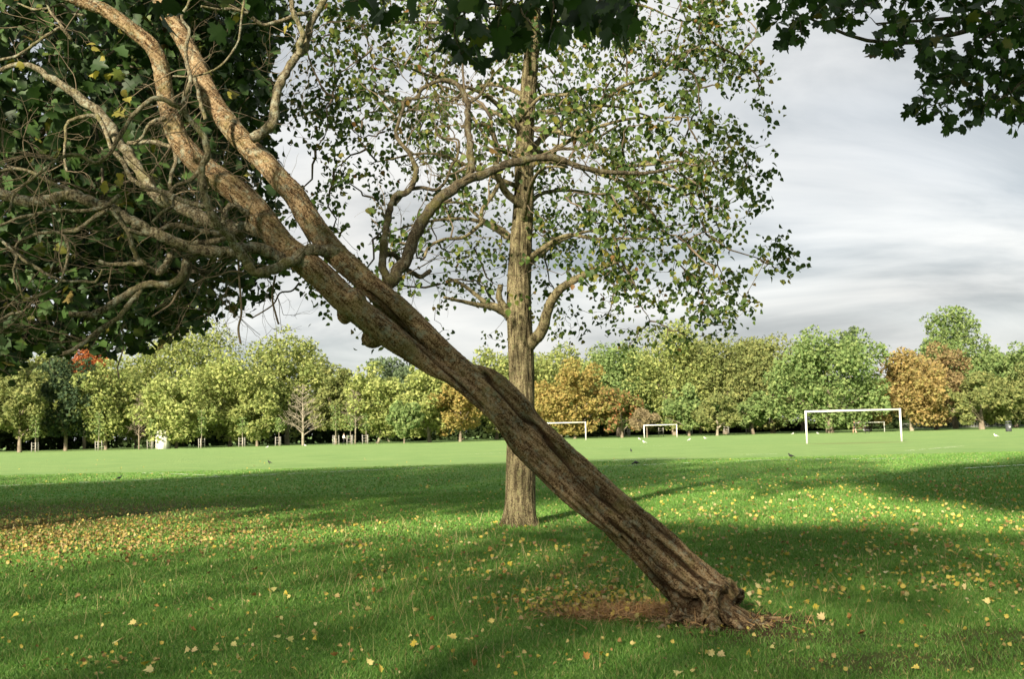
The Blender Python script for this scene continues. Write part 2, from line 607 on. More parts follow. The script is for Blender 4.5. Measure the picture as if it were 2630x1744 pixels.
    nx = len(xs)
    i = np.arange(len(ys) - 1)[:, None] * nx + np.arange(nx - 1)[None]
    F = np.stack([i, i + 1, i + nx + 1, i + nx], -1).reshape(-1, 4)
    o = link('lawn', mesh_np('lawn', V, F), m)
    o['kind'] = 'structure'
    o['label'] = 'short green park grass reaching to the trees'


build_ground()


# white pitch lines, worn thin
def pitch_lines():
    segs = [((0, 1251), (574, 1227)), ((574, 1227), (1130, 1202)), ((367, 1217), (560, 1224)),
            ((1516, 1186), (1760, 1180)), ((1528, 1202), (1960, 1184)), ((1960, 1184), (2330, 1180)),
            ((2328, 1160), (2475, 1148)), ((2480, 1206), (2640, 1197)), ((1180, 1170), (1330, 1163)),
            ((1500, 1152), (1720, 1146)), ((1900, 1170), (2000, 1168))]
    for k, (a, b_) in enumerate(segs):
        A, B = ground_px(*a), ground_px(*b_)
        d = (B - A).normalized()
        n = Vector((-d.y, d.x, 0)) * 0.10
        steps = max(6, int((B - A).length / 0.35))
        V, F = [], []
        rg = np.random.default_rng(50 + k)
        for s in range(steps):
            if rg.random() < 0.30:
                continue
            t0, t1 = s / steps, (s + rg.uniform(.6, 1.0)) / steps
            w = rg.uniform(.5, 1.1)
            i = len(V)
            for t, sg in ((t0, -1), (t1, -1), (t1, 1), (t0, 1)):
                V.append(A + (B - A) * t + n * sg * w + Vector((0, 0, 0.04)))
            F.append([i, i + 1, i + 2, i + 3])
        o = link('pitch_line', mesh_np('pitch_line', np.array([tuple(v) for v in V]), np.array(F)), M['chalk'])
        o['kind'] = 'structure'


pitch_lines()


# ------------------------------------------------------------------ leaves
def fan(outline, fold=0.0, droop=0.0):
    """leaf template: outline fan round a centre point, tip at +y; folded along the midrib and drooping at the tip"""
    o = np.array(outline, float)
    v = np.zeros((len(o) + 1, 3))
    v[1:, :2] = o
    v[0, 1] = 0.42
    v[:, 2] = np.abs(v[:, 0]) * fold - droop * np.maximum(v[:, 1], 0) ** 2
    k = len(o)
    F = [[0, 1 + i, 1 + (i + 1) % k] for i in range(k)]
    v[:, 1] -= 0.1
    return v, np.array(F)


_half = [(0.03, 0.0), (0.16, -0.05), (0.30, 0.02), (0.27, 0.14), (0.50, 0.22), (0.56, 0.40), (0.36, 0.44), (0.42, 0.64), (0.30, 0.70), (0.15, 0.66), (0.10, 0.86)]
MAPLE = fan(_half + [(0, 1.0)] + [(-x, y) for x, y in _half[::-1]], 0.22, 0.22)
_half2 = [(0.14, -0.02), (0.36, 0.12), (0.42, 0.38), (0.28, 0.66), (0.1, 0.86)]
ROUND = fan([(0, 0.02)] + _half2 + [(0, 1.02)] + [(-x, y) for x, y in _half2[::-1]], 0.28, 0.18)
_half3 = [(0.14, -0.05), (0.44, 0.12), (0.52, 0.36), (0.36, 0.46), (0.34, 0.68), (0.12, 0.72)]
MAPLE_LITE = fan([(0, 0.0)] + _half3 + [(0, 1.0)] + [(-x, y) for x, y in _half3[::-1]], 0.25, 0.2)
MAPLE_MIN = fan([(0, 0.0), (0.46, 0.10), (0.30, 0.44), (0.40, 0.68), (0, 1.0), (-0.42, 0.66), (-0.30, 0.42), (-0.48, 0.12)], 0.25, 0.2)
CURL_LITE = fan([(0, 0.0)] + _half3 + [(0, 1.0)] + [(-x, y) for x, y in _half3[::-1]], 0.55, -0.35)
CURL = fan(_half + [(0, 1.0)] + [(-x, y) for x, y in _half[::-1]], 0.55, -0.35)
TRI = (np.array([[-.55, -.4, 0], [.6, -.25, .06], [.05, .7, -.05]]), np.array([[0, 1, 2]]))
QUAD = (np.array([[-.5, -.35, 0], [.5, -.5, .08], [.55, .45, -.06], [-.4, .5, .1]]), np.array([[0, 1, 2], [0, 2, 3]]))


def frames(rg, n, down=0.5, up=0.5, out=None, outw=0.0):
    t = rg.normal(size=(n, 3))
    t /= np.linalg.norm(t, axis=1)[:, None]
    t[:, 2] = t[:, 2] * 0.5 - down
    t /= np.linalg.norm(t, axis=1)[:, None]
    nn = rg.normal(size=(n, 3))
    nn /= np.linalg.norm(nn, axis=1)[:, None]
    nn[:, 2] += up
    if out is not None:
        nn += out * outw
    nn -= t * (nn * t).sum(1)[:, None]
    nn /= np.linalg.norm(nn, axis=1)[:, None] + 1e-9
    s = np.cross(t, nn)
    return np.stack([s, t, nn], 1)  # rows


def scatter(tpl, C, size, Fr):
    v, f = tpl
    V = C[:, None] + (np.einsum('kj,njd->nkd', v, Fr)) * np.asarray(size).reshape(-1, 1, 1)
    k = len(v)
    F = f[None] + (np.arange(len(C)) * k)[:, None, None]
    return V.reshape(-1, 3), F.reshape(-1, 3)


def leaf_parts(name, tpl, C, size, Fr, mat, parent, base):
    """every leaf an object of its own, all sharing one mesh"""
    me = mesh_np(name, tpl[0], tpl[1])
    for c, s, fr in zip(C, size, Fr):
        o = link(name, me, mat, parent)
        m4 = Matrix.Identity(4)
        for i in range(3):
            for j in range(3):
                m4[i][j] = fr[j][i] * s
            m4[i][3] = c[i] - base[i]
        o.matrix_local = m4


def foliage(root, base, tpl, C, size, Fr, mat, singles=300, crown_name='crown', fine=None):
    """the leaves that show largest become parts, the rest one crown"""
    q = proj(C)
    vis = (q[:, 2] > 0.5) & (q[:, 0] > 0) & (q[:, 0] < PW) & (q[:, 1] > 0) & (q[:, 1] < PH)
    score = np.where(vis, size / np.maximum(q[:, 2], .5), 0)
    order = np.argsort(-score)
    pick = order[:singles]
    pick = pick[score[pick] > 0]
    rest = np.setdiff1d(np.arange(len(C)), pick)
    leaf_parts('leaf', fine or tpl, C[pick], size[pick], Fr[pick], mat, root, base)
    if len(rest):
        V, F = scatter(tpl, C[rest], size[rest], Fr[rest])
        o = link(crown_name, mesh_np(crown_name, V - np.array(base), F), mat, root)
        o['kind'] = 'stuff'


def grow(nodes, targets, r0, r1, rg, sag=0.1, pts=6, seg=4, prefer=None, geo=None, wob=0.06):
    """join each target to the nearest wood by a bent shoot; later shoots may spring from earlier ones"""
    geo = geo or Geo()
    nd = np.asarray(nodes, float)
    tg = np.asarray(targets, float)
    d0 = np.array([np.min(np.linalg.norm(nd - t, axis=1)) for t in tg])
    for k in np.argsort(d0):
        t = tg[k]
        dv = nd - t
        d = np.linalg.norm(dv, axis=1)
        cost = d if prefer is None else d + prefer(nd, t)
        i = int(np.argmin(cost))
        a, ln = nd[i], d[i]
        if ln < 1e-3:
            continue
        u = np.linspace(0, 1, pts)[:, None]
        c = a + (t - a) * u
        bend = rg.normal(0, wob, 3) * ln
        bend[2] -= sag * ln
        c = c + bend * (4 * u * (1 - u)) + rg.normal(0, wob * 0.35, (pts, 3)) * ln * (u * (1 - u) * 4)
        rr = np.linspace(r0, r1, pts) * (0.7 + 0.5 * min(ln, 1.5))
        geo.tube(c, rr, seg)
        nd = np.vstack([nd, c[1:]])
    return geo, nd


# ------------------------------------------------------------------ the leaning tree
R1 = lambda *p: [(x / 2.6133, y / 2.6133) for x, y in p]
R2 = lambda *p: [(x / 2.6133, 500 + y / 2.6133) for x, y in p]
R3 = lambda *p: [(700 + x / 2.6133, y / 2.6133) for x, y in p]
R4 = lambda *p: [(1200 + x / 2.6133, y / 2.6133) for x, y in p]
R6 = lambda *p: [(700 + x / 2.6133, 500 + y / 2.6133) for x, y in p]
R7 = lambda *p: [(1300 + x / 2.6133, 1100 + y / 2.6133) for x, y in p]


def lift(px, d0, d1, w0, w1, bow=0.0):
    """photo polyline -> points with depth d0..d1 and radius from widths in photo pixels"""
    n = len(px)
    out, rad = [], []
    L = np.r_[0, np.cumsum([math.hypot(px[i + 1][0] - px[i][0], px[i + 1][1] - px[i][1]) for i in range(n - 1)])]
    for (x, y), s in zip(px, L / L[-1]):
        d = d0 + (d1 - d0) * s + bow * math.sin(math.pi * s)
        out.append(tuple(P(x, y, d)))
        rad.append((w0 + (w1 - w0) * s) / 2 * d / FPX)
    return np.array(out), np.array(rad)


def build_leaning_tree():
    rg = np.random.default_rng(11)
    base = ground_px(1825, 1597)
    bd = base.y
    root = thing('leaning_tree', 'old tree leaning steeply, its two twisted stems crossing in front of the upright trunk', 'tree', base)
    g = Geo()
    # main bole: lower trunk then stem A (upper right stem)
    low = R7((1370, 1330), (1310, 1200), (1180, 1075), (1045, 940), (920, 810), (800, 690), (660, 560), (520, 425), (385, 300), (240, 160), (100, 20))
    lowA = low + [(1292, 1040), (1250, 1003)] + R6((1320, 1225), (1200, 1110), (1080, 995), (970, 880), (830, 750), (690, 640), (560, 520), (420, 390), (270, 200), (145, 0)) + \
        R1((1900, 1230), (1780, 1090), (1640, 960), (1540, 840), (1440, 700), (1370, 560), (1320, 440), (1270, 340), (1205, 220), (1120, 90), (1050, -60), (980, -260), (960, -480))
    wA = np.interp(np.arange(len(lowA)), [0, 1, 3, 6, 10, 12, 14, 16, 20, 23, 26, 30, 34, 37], [112, 104, 92, 76, 70, 76, 60, 57, 62, 57, 56, 47, 38, 22])
    n = len(lowA)
    dA = np.interp(np.arange(n), [0, 10, 20, n - 1], [bd, bd - 0.1, bd + 0.0, bd + 0.5])
    pA = np.array([tuple(P(x, y, d)) for (x, y), d in zip(lowA, dA)])
    rA = wA / 2 * dA / FPX
    g.tube(pA, rA, 40, 320)
    # stem B, lower left, bedded into the bole
    lowB = R7((760, 730), (590, 590), (430, 450), (270, 300), (110, 140)) + [(1290, 1075), (1225, 1020)] + \
        R6((1200, 1235), (1080, 1160), (930, 1050), (760, 925), (600, 800), (460, 680), (330, 550), (190, 435), (60, 330)) + \
        R1((1700, 1390), (1560, 1265), (1400, 1150), (1290, 1050), (1210, 950), (1160, 840), (1120, 700), (1100, 580), (1085, 470), (1060, 380), (1000, 290), (900, 210), (800, 130), (690, 60), (560, 10), (400, -50), (230, -110), (60, -230))
    n = len(lowB)
    wB = np.interp(np.arange(n), [0, 2, 5, 7, 8, 10, 12, 15, 17, 19, 22, 26, 30, n - 1], [24, 50, 52, 36, 48, 70, 72, 70, 66, 60, 47, 42, 36, 26])
    dB = np.interp(np.arange(n), [0, 7, 16, n - 1], [bd - 0.16, bd - 0.16, bd - 0.12, bd - 0.45])
    pB = np.array([tuple(P(x, y, d)) for (x, y), d in zip(lowB, dB)])
    rB = wB / 2 * dB / FPX
    g.tube(pB, rB, 36, 300)
    # the ridge strand along the upper side
    ridge = R7((1500, 1150), (1400, 1050), (1240, 920), (1090, 775), (945, 650), (790, 520), (640, 385), (490, 245), (340, 105), (190, -35)) + R6((1690, 1430), (1590, 1320), (1500, 1240), (1420, 1190), (1340, 1160))
    n = len(ridge)
    wR = np.interp(np.arange(n), [0, 2, 8, 12, n - 1], [66, 58, 46, 40, 20])
    dR = np.interp(np.arange(n), [0, 3, n - 1], [bd + 0.04, bd - 0.06, bd - 0.12])
    pR = np.array([tuple(P(x, y, d)) for (x, y), d in zip(ridge, dR)])
    g.tube(pR, wR / 2 * dR / FPX, 24, 200)
    # a thin strand bedded between the two stems
    mid = R6((600, 640), (720, 745), (900, 905), (1060, 1065), (1180, 1180))
    g.tube(np.array([tuple(P(x, y, bd + .03)) for x, y in mid]), np.array([8, 20, 26, 26, 24]) / 2 * bd / FPX, 16, 60)
    # knots and swellings
    def blob(px, py, d, r, s=(1, 1, 1)):
        c = np.array(tuple(P(px, py, d)))
        bm = bmesh.new()
        bmesh.ops.create_icosphere(bm, subdivisions=3, radius=r)
        V = np.array([tuple(v.co) for v in bm.verts]) * np.array(s) + c
        F = np.array([[v.index for v in f.verts] for f in bm.faces])
        bm.free()
        g.add(V, F)
    blob(886, 806, bd - 0.08, 0.072, (0.9, 1, 1.2))
    blob(908, 772, bd - 0.16, 0.10)
    blob(958, 870, bd - 0.1, 0.085, (1.1, 1, 0.9))
    # welts running down the butt
    for k in range(13):
        t0 = rg.uniform(0.0, 0.5)
        an = rg.uniform(-2.6, 0.6)
        pts, rr = [], []
        for t in np.linspace(0, 1, 9):
            f = t0 * 9 + t * rg.uniform(2.2, 2.6)
            c = np.array([np.interp(f, np.arange(11), pA[:11, i]) for i in range(3)])
            rad = np.interp(f, np.arange(11), rA[:11])
            a_ = an + 0.35 * t + rg.normal(0, .05)
            side = np.array([0.68, 0, 0.73])
            pts.append(c + (side * math.cos(a_) + np.array([0, 1, 0]) * math.sin(a_)) * rad * 0.93)
            rr.append(rad * .24 * math.sin(math.pi * min(.97, max(.06, t))) + .004)
        g.tube(pts, rr, 10, 40, 0.1, rg)
    # roots that clasp the ground, gnarled, with hollows between
    cx, cy = base.x, base.y
    rootpts = [(1755, 1500, 1742, 1588, 64), (1775, 1520, 1765, 1602, 50), (1800, 1510, 1800, 1612, 34), (1830, 1500, 1828, 1622, 40), (1850, 1500, 1862, 1602, 30),
               (1868, 1500, 1890, 1560, 36), (1880, 1512, 1905, 1545, 30), (1840, 1490, 1845, 1580, 60), (1800, 1495, 1785, 1575, 70)]
    for k, (x0, y0, x1, y1, w) in enumerate(rootpts):
        d0 = bd - 0.14 + 0.05 * rg.normal() + (0.14 if k >= 5 else 0)
        e = ground_px(x1, y1)
        a = np.array(tuple(P(x0, y0, d0)))
        b_ = np.array([e.x, e.y, -0.06])
        m1 = a * 0.6 + b_ * 0.4 + rg.normal(0, .02, 3)
        m2 = a * 0.25 + b_ * 0.75 + rg.normal(0, .025, 3) + np.array([0, -0.02, 0])
        r = w / 2 * bd / FPX
        g.tube([a, m1, m2, b_], [r, r * .8, r * .75, r * .95], 14, 24, 0.12, rg)
    for k in range(9):  # surface roots running off
        an = -3.0 + k * .42 + rg.normal(0, .1)
        ln = rg.uniform(.28, .6)
        a = np.array([cx - .02 + math.cos(an) * .10, cy + math.sin(an) * .08 - 0.04, 0.15])
        b_ = a + np.array([math.cos(an) * ln, math.sin(an) * ln * .8, -0.165])
        mid = a * .6 + b_ * .4 + np.array([*rg.normal(0, .03, 2), -0.045])
        m3 = a * .25 + b_ * .75 + np.array([*rg.normal(0, .03, 2), -0.015])
        g.tube([a, mid, m3, b_], [0.055, 0.036, 0.022, 0.01], 10, 22, 0.1, rg)
    tmp = bpy.data.objects.new('tmp', g.mesh('tmp'))
    COL.objects.link(tmp)
    md = tmp.modifiers.new('r', 'REMESH')
    md.mode = 'VOXEL'
    md.voxel_size = 0.0092
    sm = tmp.modifiers.new('s', 'SMOOTH')
    sm.iterations = 2
    dg = bpy.context.evaluated_depsgraph_get()
    me = bpy.data.meshes.new_from_object(tmp.evaluated_get(dg))
    bpy.data.objects.remove(tmp)
    nv = len(me.vertices)
    V = np.empty(nv * 3, np.float32)
    me.vertices.foreach_get('co', V)
    Nn = np.empty(nv * 3, np.float32)
    me.vertices.foreach_get('normal', Nn)
    V, Nn = V.reshape(-1, 3), Nn.reshape(-1, 3)
    ax = np.array(LEAN_AXIS) / np.linalg.norm(LEAN_AXIS)
    s = V @ ax
    pp = V - s[:, None] * ax
    disp = np.empty(nv)
    fur = np.zeros(nv)
    hz = np.clip(1.2 - V[:, 2] * 0.55, 0.15, 1.0)  # rougher towards the butt
    for i in range(nv):
        q, t = pp[i], s[i]
        w = mnoise.noise((q[0] * 5, q[1] * 5, q[2] * 5 + t * 1.5)) * .05
        a = abs(mnoise.noise(((q[0] + w) * 15, (q[1] + w) * 15, (q[2] + w) * 15 + t * 1.3)))
        a2 = abs(mnoise.noise((q[0] * 44 + 3, q[1] * 44, q[2] * 44 + t * 5.5)))
        b2 = mnoise.noise((q[0] * 8 + 7, q[1] * 8, q[2] * 8 + t * 3.0))
        c = mnoise.noise((V[i][0] * 75, V[i][1] * 75, V[i][2] * 75))
        f1 = max(0, .30 - a) / .30 * hz[i]
        f2 = max(0, .22 - a2) / .22
        disp[i] = -0.024 * f1 + 0.009 * b2 * hz[i] - 0.0045 * f2 * (0.5 + .5 * hz[i]) + 0.004 * c
        fur[i] = min(.95, .85 * f1 ** 1.3 + .38 * f2 ** 1.5)
    qv = proj(V)

    def seam(px, w, dep):
        c_ = catmull(np.array([(x, y, 0) for x, y in px]), 160)[:, :2]
        nonlocal disp, fur
        near = np.where((qv[:, 0] > c_[:, 0].min() - 40) & (qv[:, 0] < c_[:, 0].max() + 40))[0]
        d = np.full(nv, 1e9)
        for k0 in range(0, len(near), 20000):
            ii = near[k0:k0 + 20000]
            d[ii] = np.sqrt(((qv[ii, None, :2] - c_[None]) ** 2).sum(-1)).min(1)
        e = np.exp(-(d / w) ** 2) * np.clip(-Nn[:, 1] * 2 + .2, 0, 1)
        disp -= dep * e
        fur = np.maximum(fur, e * .95)
    seam(R6((1420, 1200), (1480, 1270), (1570, 1370), (1680, 1490)) + R7((215, 0), (300, 110), (400, 220), (500, 330), (600, 430), (700, 520), (820, 620), (930, 740)), 5.5, .035)
    seam(R6((640, 660), (760, 760), (900, 915), (1060, 1080), (1180, 1195), (1270, 1290), (1400, 1440)), 5.0, .03)
    seam(R7((700, 620), (830, 740), (950, 860), (1090, 960), (1230, 1060)), 4.0, .025)
    seam(R7((1010, 760), (1150, 880), (1290, 1000), (1400, 1080)), 4.0, .025)
    for hx, hy, hr, hd in ((1783, 1556, .055, .09), (1868, 1540, .045, .08), (1850, 1572, .04, .06), (1812, 1588, .03, .04)):
        c0 = np.array(tuple(P(hx, hy, bd - .16)))
        e = np.exp(-(((V - c0) * [1, .6, 1]) ** 2).sum(1) / hr ** 2)
        disp -= hd * e
        fur = np.maximum(fur, e)
    V = V + Nn * disp[:, None] - np.array(tuple(base))
    me.vertices.foreach_set('co', V.astype(np.float32).ravel())
    me.polygons.foreach_set('use_smooth', np.ones(len(me.polygons), bool))
    set_attr(me, 'furrow', np.clip(fur, 0, 1))
    me.update()
    link('trunk', me, M['lean_bark'], root)
    # limbs: (polyline, depth start, depth end, width start, width end, bow)
    D = bd
    limbs = [
        (R1((1690, 930), (1770, 885), (1830, 810), (1850, 680), (1865, 600), (1910, 500), (1990, 380), (2040, 330), (2065, 240), (2090, 150), (2130, 80), (2185, -20), (2260, -160)), D, D + .7, 32, 18, 0),
        (R1((2005, 370), (2015, 300), (2030, 220), (2000, 150), (1965, 80), (1950, -20), (1900, -160)), D + .35, D + .2, 19, 13, 0),
        (R1((1620, 1560), (1420, 1490), (1300, 1430), (1180, 1370), (1050, 1320), (990, 1230), (930, 1140), (870, 1040), (800, 960), (740, 850), (670, 760), (570, 680), (460, 600), (340, 520), (230, 450), (120, 435), (0, 475), (-160, 560)), D, D + .6, 46, 13, .25),
        (R2((2260, 385), (2200, 372), (2110, 370), (2030, 390), (1970, 440), (1880, 480), (1800, 510), (1720, 525), (1670, 480), (1620, 400), (1560, 310), (1500, 240), (1440, 160), (1400, 80), (1370, 0)) + R1((1360, 1200), (1360, 1110), (1390, 1040), (1370, 930), (1320, 850), (1260, 780), (1222, 730)), D - .05, D - .9, 34, 17, -.15),
        (R1((1222, 730), (1150, 690), (1050, 655), (960, 710), (880, 790), (830, 870), (780, 950), (720, 1050), (640, 1090), (530, 1040), (430, 1050), (330, 1110), (230, 1190), (100, 1300), (60, 1430)), D - .9, D - 1.2, 16, 8, 0),
        (R1((1222, 730), (1245, 640), (1280, 530), (1250, 400), (1250, 300), (1270, 200), (1220, 120), (1260, 30), (1300, -60)), D - .9, D - .7, 15, 8, 0),
        (R1((1110, 785), (1010, 830), (960, 910), (900, 970)), D - .3, D - .1, 15, 9, 0),
        (R1((860, 960), (980, 950), (1090, 965), (1160, 1000), (1180, 1080), (1150, 1170), (1140, 1270)), D + .2, D - .1, 13, 11, 0),
        (R1((1340, 1150), (1270, 1210), (1190, 1240), (1150, 1290), (1160, 1380), (1090, 1420), (1020, 1490)), D - .3, D - .6, 14, 8, 0),
        (R2((1960, 470), (1840, 400), (1750, 362), (1650, 360), (1560, 385), (1450, 390), (1330, 370), (1200, 330), (1090, 280), (1000, 240), (920, 190), (830, 150), (740, 90)) + R1((640, 1370), (530, 1325), (430, 1315), (320, 1340), (240, 1365), (140, 1345), (60, 1310), (-40, 1280), (-200, 1200)), D - .15, D - .7, 34, 36, -.25),
        (R2((1290, 350), (1300, 400), (1250, 440), (1240, 510), (1180, 590), (1080, 610), (990, 600), (900, 640), (820, 690), (740, 740), (640, 800), (560, 808), (460, 802)), D - .35, D - .75, 26, 19, 0),
        (R2((1210, 350), (1150, 410), (1110, 480), (1060, 520), (980, 480), (920, 420), (890, 350), (870, 270), (840, 220), (790, 150), (740, 90)), D - .35, D - .8, 24, 11, 0),
        (R2((960, 465), (830, 465), (740, 470), (660, 445)), D - .6, D - .7, 14, 12, 0),
        (R2((940, 630), (930, 660), (880, 720), (810, 810), (730, 870), (630, 940), (540, 1010), (480, 1050), (420, 1070)), D - .55, D - .8, 16, 14, 0),
        (R2((860, 235), (980, 265), (1070, 240), (1160, 205), (1260, 225), (1370, 250), (1460, 262), (1620, 250)), D - .7, D - .15, 14, 20, 0),
        (R2((1490, 210), (1500, 140), (1540, 80), (1600, 90), (1660, 130)), D - .45, D - .2, 16, 19, 0),
        (R2((1760, 250), (1650, 215), (1560, 250), (1480, 290), (1400, 320), (1300, 330)), D - .1, D - .3, 40, 20, 0),
        (R6((770, 600), (850, 510), (900, 420), (940, 320), (980, 230), (1040, 120), (1100, 50), (1180, -10)) + R3((1220, 1260), (1310, 1210), (1380, 1180), (1480, 1140), (1580, 1100), (1700, 1070), (1820, 1055), (1950, 1075), (2080, 1125), (2200, 1145), (2350, 1160), (2500, 1160), (2620, 1140), (2690, 1120)), D, D + 1.2, 40, 9, 0),
        (R3((1310, 1215), (1335, 1120), (1325, 1020), (1320, 930), (1310, 830), (1310, 720), (1290, 630), (1230, 560), (1150, 535), (1060, 560), (1000, 600), (970, 660), (900, 660), (870, 710)), D + .45, D + .9, 24, 9, 0),
        (R3((1310, 700), (1390, 640), (1440, 560), (1480, 500)), D + .7, D + .9, 10, 6, 0),
        (R6((760, 560), (735, 450), (740, 380), (760, 250), (780, 130), (800, 60)) + R3((805, 1340), (830, 1310), (920, 1280), (950, 1200), (960, 1120), (920, 1030), (860, 960), (830, 890), (850, 800), (880, 720), (870, 680)), D + .05, D + .6, 24, 10, 0),
        (R3((820, 1370), (900, 1280), (1000, 1260), (1100, 1270), (1170, 1200), (1200, 1110), (1240, 1050), (1245, 940), (1120, 920), (1090, 850)), D + .3, D + .8, 12, 6, 0),
        (R6((770, 400), (830, 410), (880, 490), (950, 530), (1000, 550), (1060, 510)), D + .3, D + .7, 16, 14, 0),
        (R1((640, 1380), (540, 1330), (450, 1270), (330, 1220), (220, 1160), (100, 1130), (0, 1150), (-100, 1180)), D - .6, D - .3, 15, 9, 0),
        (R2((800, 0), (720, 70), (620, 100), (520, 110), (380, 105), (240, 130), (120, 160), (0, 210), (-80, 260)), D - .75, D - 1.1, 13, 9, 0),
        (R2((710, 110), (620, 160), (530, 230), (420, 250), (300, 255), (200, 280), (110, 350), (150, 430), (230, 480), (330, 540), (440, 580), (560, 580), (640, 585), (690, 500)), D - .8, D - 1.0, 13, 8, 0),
        (R2((430, 270), (460, 370), (440, 480), (400, 590), (330, 650), (230, 690), (160, 690), (130, 600), (110, 500)), D - .9, D - 1.2, 9, 6, 0),
        (R1((0, 400), (120, 370), (250, 280), (340, 220), (410, 190), (480, 265), (430, 200), (390, 140), (340, 80), (300, -20)), D - .5, D - .2, 10, 9, 0),
        (R1((2080, 80), (1960, 110), (1850, 150), (1750, 160), (1660, 90), (1560, 60), (1450, 60), (1350, 40)), D + .5, D - .2, 13, 9, 0),
        (R1((680, 800), (620, 775), (520, 790), (450, 830), (440, 950), (430, 1050), (450, 1150)), D + .3, D + .1, 13, 7, 0),
        (R1((560, 100), (480, 80), (420, 30), (330, 50), (230, 60), (120, 20)), D - .3, D, 10, 6, 0),
        (R2((150, 790), (80, 800), (0, 840), (-80, 880)), D - 1, D - 1.1, 9, 8, 0),
        (R2((0, 300), (60, 350), (110, 420), (90, 520), (120, 640)), D - 1, D - 1.1, 10, 6, 0),
        (R1((650, 770), (700, 860), (740, 980), (820, 1080), (870, 1180), (960, 1250), (1100, 1290), (1240, 1350), (1370, 1385)), D + .1, D - .6, 12, 17, 0),
        (R1((1380, 800), (1350, 700), (1330, 600), (1300, 500)), D - .2, D - .3, 14, 12, 0),
        (R1((1640, 0), (1620, 130), (1600, 270), (1520, 400), (1430, 470), (1300, 510), (1160, 510)), D - .6, D - .7, 7, 7, 0),
    ]
    nodes = []
    for k, (px, d0, d1, w0, w1, bow) in enumerate(limbs):
        p, r = lift(px, d0, d1, w0 * .9, w1 * .8, bow)
        gg = Geo()
        m_ = len(px) * 3
        pr_ = catmull(np.c_[p, r], m_)
        pr_[1:-1, :3] += rg.normal(0, 1, (m_ - 2, 3)) * pr_[1:-1, 3:4] * .13
        pr_[:, 3] *= 1 + .07 * rg.normal(0, 1, m_).clip(-1.2, 1.8)
        gg.tube(pr_[:, :3], pr_[:, 3], 12 if w0 > 12 else 8, max(36, len(px) * 10), 0.05, rg)
        link('branch', gg.mesh('branch', base, True), M['limb_bark_shaded'] if px[-1][0] > 940 else M['limb_bark'], root)
        nodes.append(catmull(np.c_[p, r], len(px) * 5))
    # hanging and tangled twigs
    tw = Geo()
    hang = [(R2((1265, 390), (1280, 480), (1260, 560), (1200, 640), (1150, 730), (1080, 780), (1020, 820)), D - .35, D - .5, 9, 5),
            (R2((1600, 430), (1605, 560), (1615, 680), (1620, 800), (1600, 900), (1615, 1000)), D - .3, D - .35, 6, 6),
            (R2((1850, 540), (1830, 640), (1830, 720), (1850, 800), (1870, 870)), D - .2, D - .2, 6, 5),
            (R2((1690, 830), (1830, 740), (1880, 660), (1960, 645), (2010, 590)), D - .2, D - .1, 3.5, 5),
            (R2((1640, 525), (1550, 515), (1460, 545), (1370, 565), (1290, 610)), D - .3, D - .6, 6, 4),
            (R2((800, 1235), (790, 1160), (815, 1080), (830, 1020)), D - .5, D - .4, 4, 4)]
    for px, d0, d1, w0, w1 in hang:
        p, r = lift(px, d0, d1, w0, w1)
        tw.tube(p, r, 6, len(px) * 5, 0.05, rg)
    allp = np.concatenate(nodes)
    q = proj(allp[:, :3])
    leftish = (q[:, 0] < 860) & (q[:, 1] < 880)
    src = np.where(leftish)[0]
    src2 = np.where(~leftish)[0]

    def twig(p0, ln, r, depth, dirv):
        n = 7
        pts = [p0]
        d = dirv / np.linalg.norm(dirv)
        curl = rg.normal(0, .35, 3)
        for i in range(n):
            d = d + curl * 0.32 + rg.normal(0, .2, 3)
            d[1] *= 0.85
            d /= np.linalg.norm(d)
            pts.append(pts[-1] + d * ln / n)
        pts = np.array(pts)
        tw.tube(pts, np.linspace(r, r * .35, n + 1), 5 if r > .004 else 3, 14)
        if depth > 0:
            for _ in range(rg.integers(2, 5)):
                i = rg.integers(2, n)
                dv = pts[i] - pts[i - 1]
                dv = dv / np.linalg.norm(dv) + rg.normal(0, .8, 3)
                twig(pts[i], ln * rg.uniform(.4, .7), r * .55, depth - 1, dv)
    for _ in range(125):
        i = rg.choice(src)
        dv = np.array([-0.5, 0, 0.1]) + rg.normal(0, .8, 3)
        twig(allp[i, :3], rg.uniform(.35, .95), rg.uniform(.0028, .006), 2 if rg.random() < .65 else 1, dv)
    for _ in range(44):
        i = rg.choice(src2)
        dv = np.array([0.2, 0, 0.3]) + rg.normal(0, .8, 3)
        twig(allp[i, :3], rg.uniform(.35, .9), rg.uniform(.003, .006), 2 if rg.random() < .5 else 1, dv)
    o = link('twigs', tw.mesh('twigs', base, True), M['twig_bark'], root)
    o['kind'] = 'stuff'
    # a few last yellow leaves
    spots = [(240, 125), (270, 140), (285, 190), (245, 185), (640, 440), (300, 455), (265, 470), (320, 600), (255, 545), (735, 65), (60, 165), (585, 240), (320, 240)]
    C = np.array([tuple(P(x + rg.normal(0, 6), y + rg.normal(0, 6), D - rg.uniform(.3, 1))) for x, y in spots for _ in range(2)])
    leaf_parts('leaf', MAPLE_LITE, C, rg.uniform(.04, .075, len(C)), frames(rg, len(C), .9, .1), M['dull_leaf'], root, base)


build_leaning_tree()


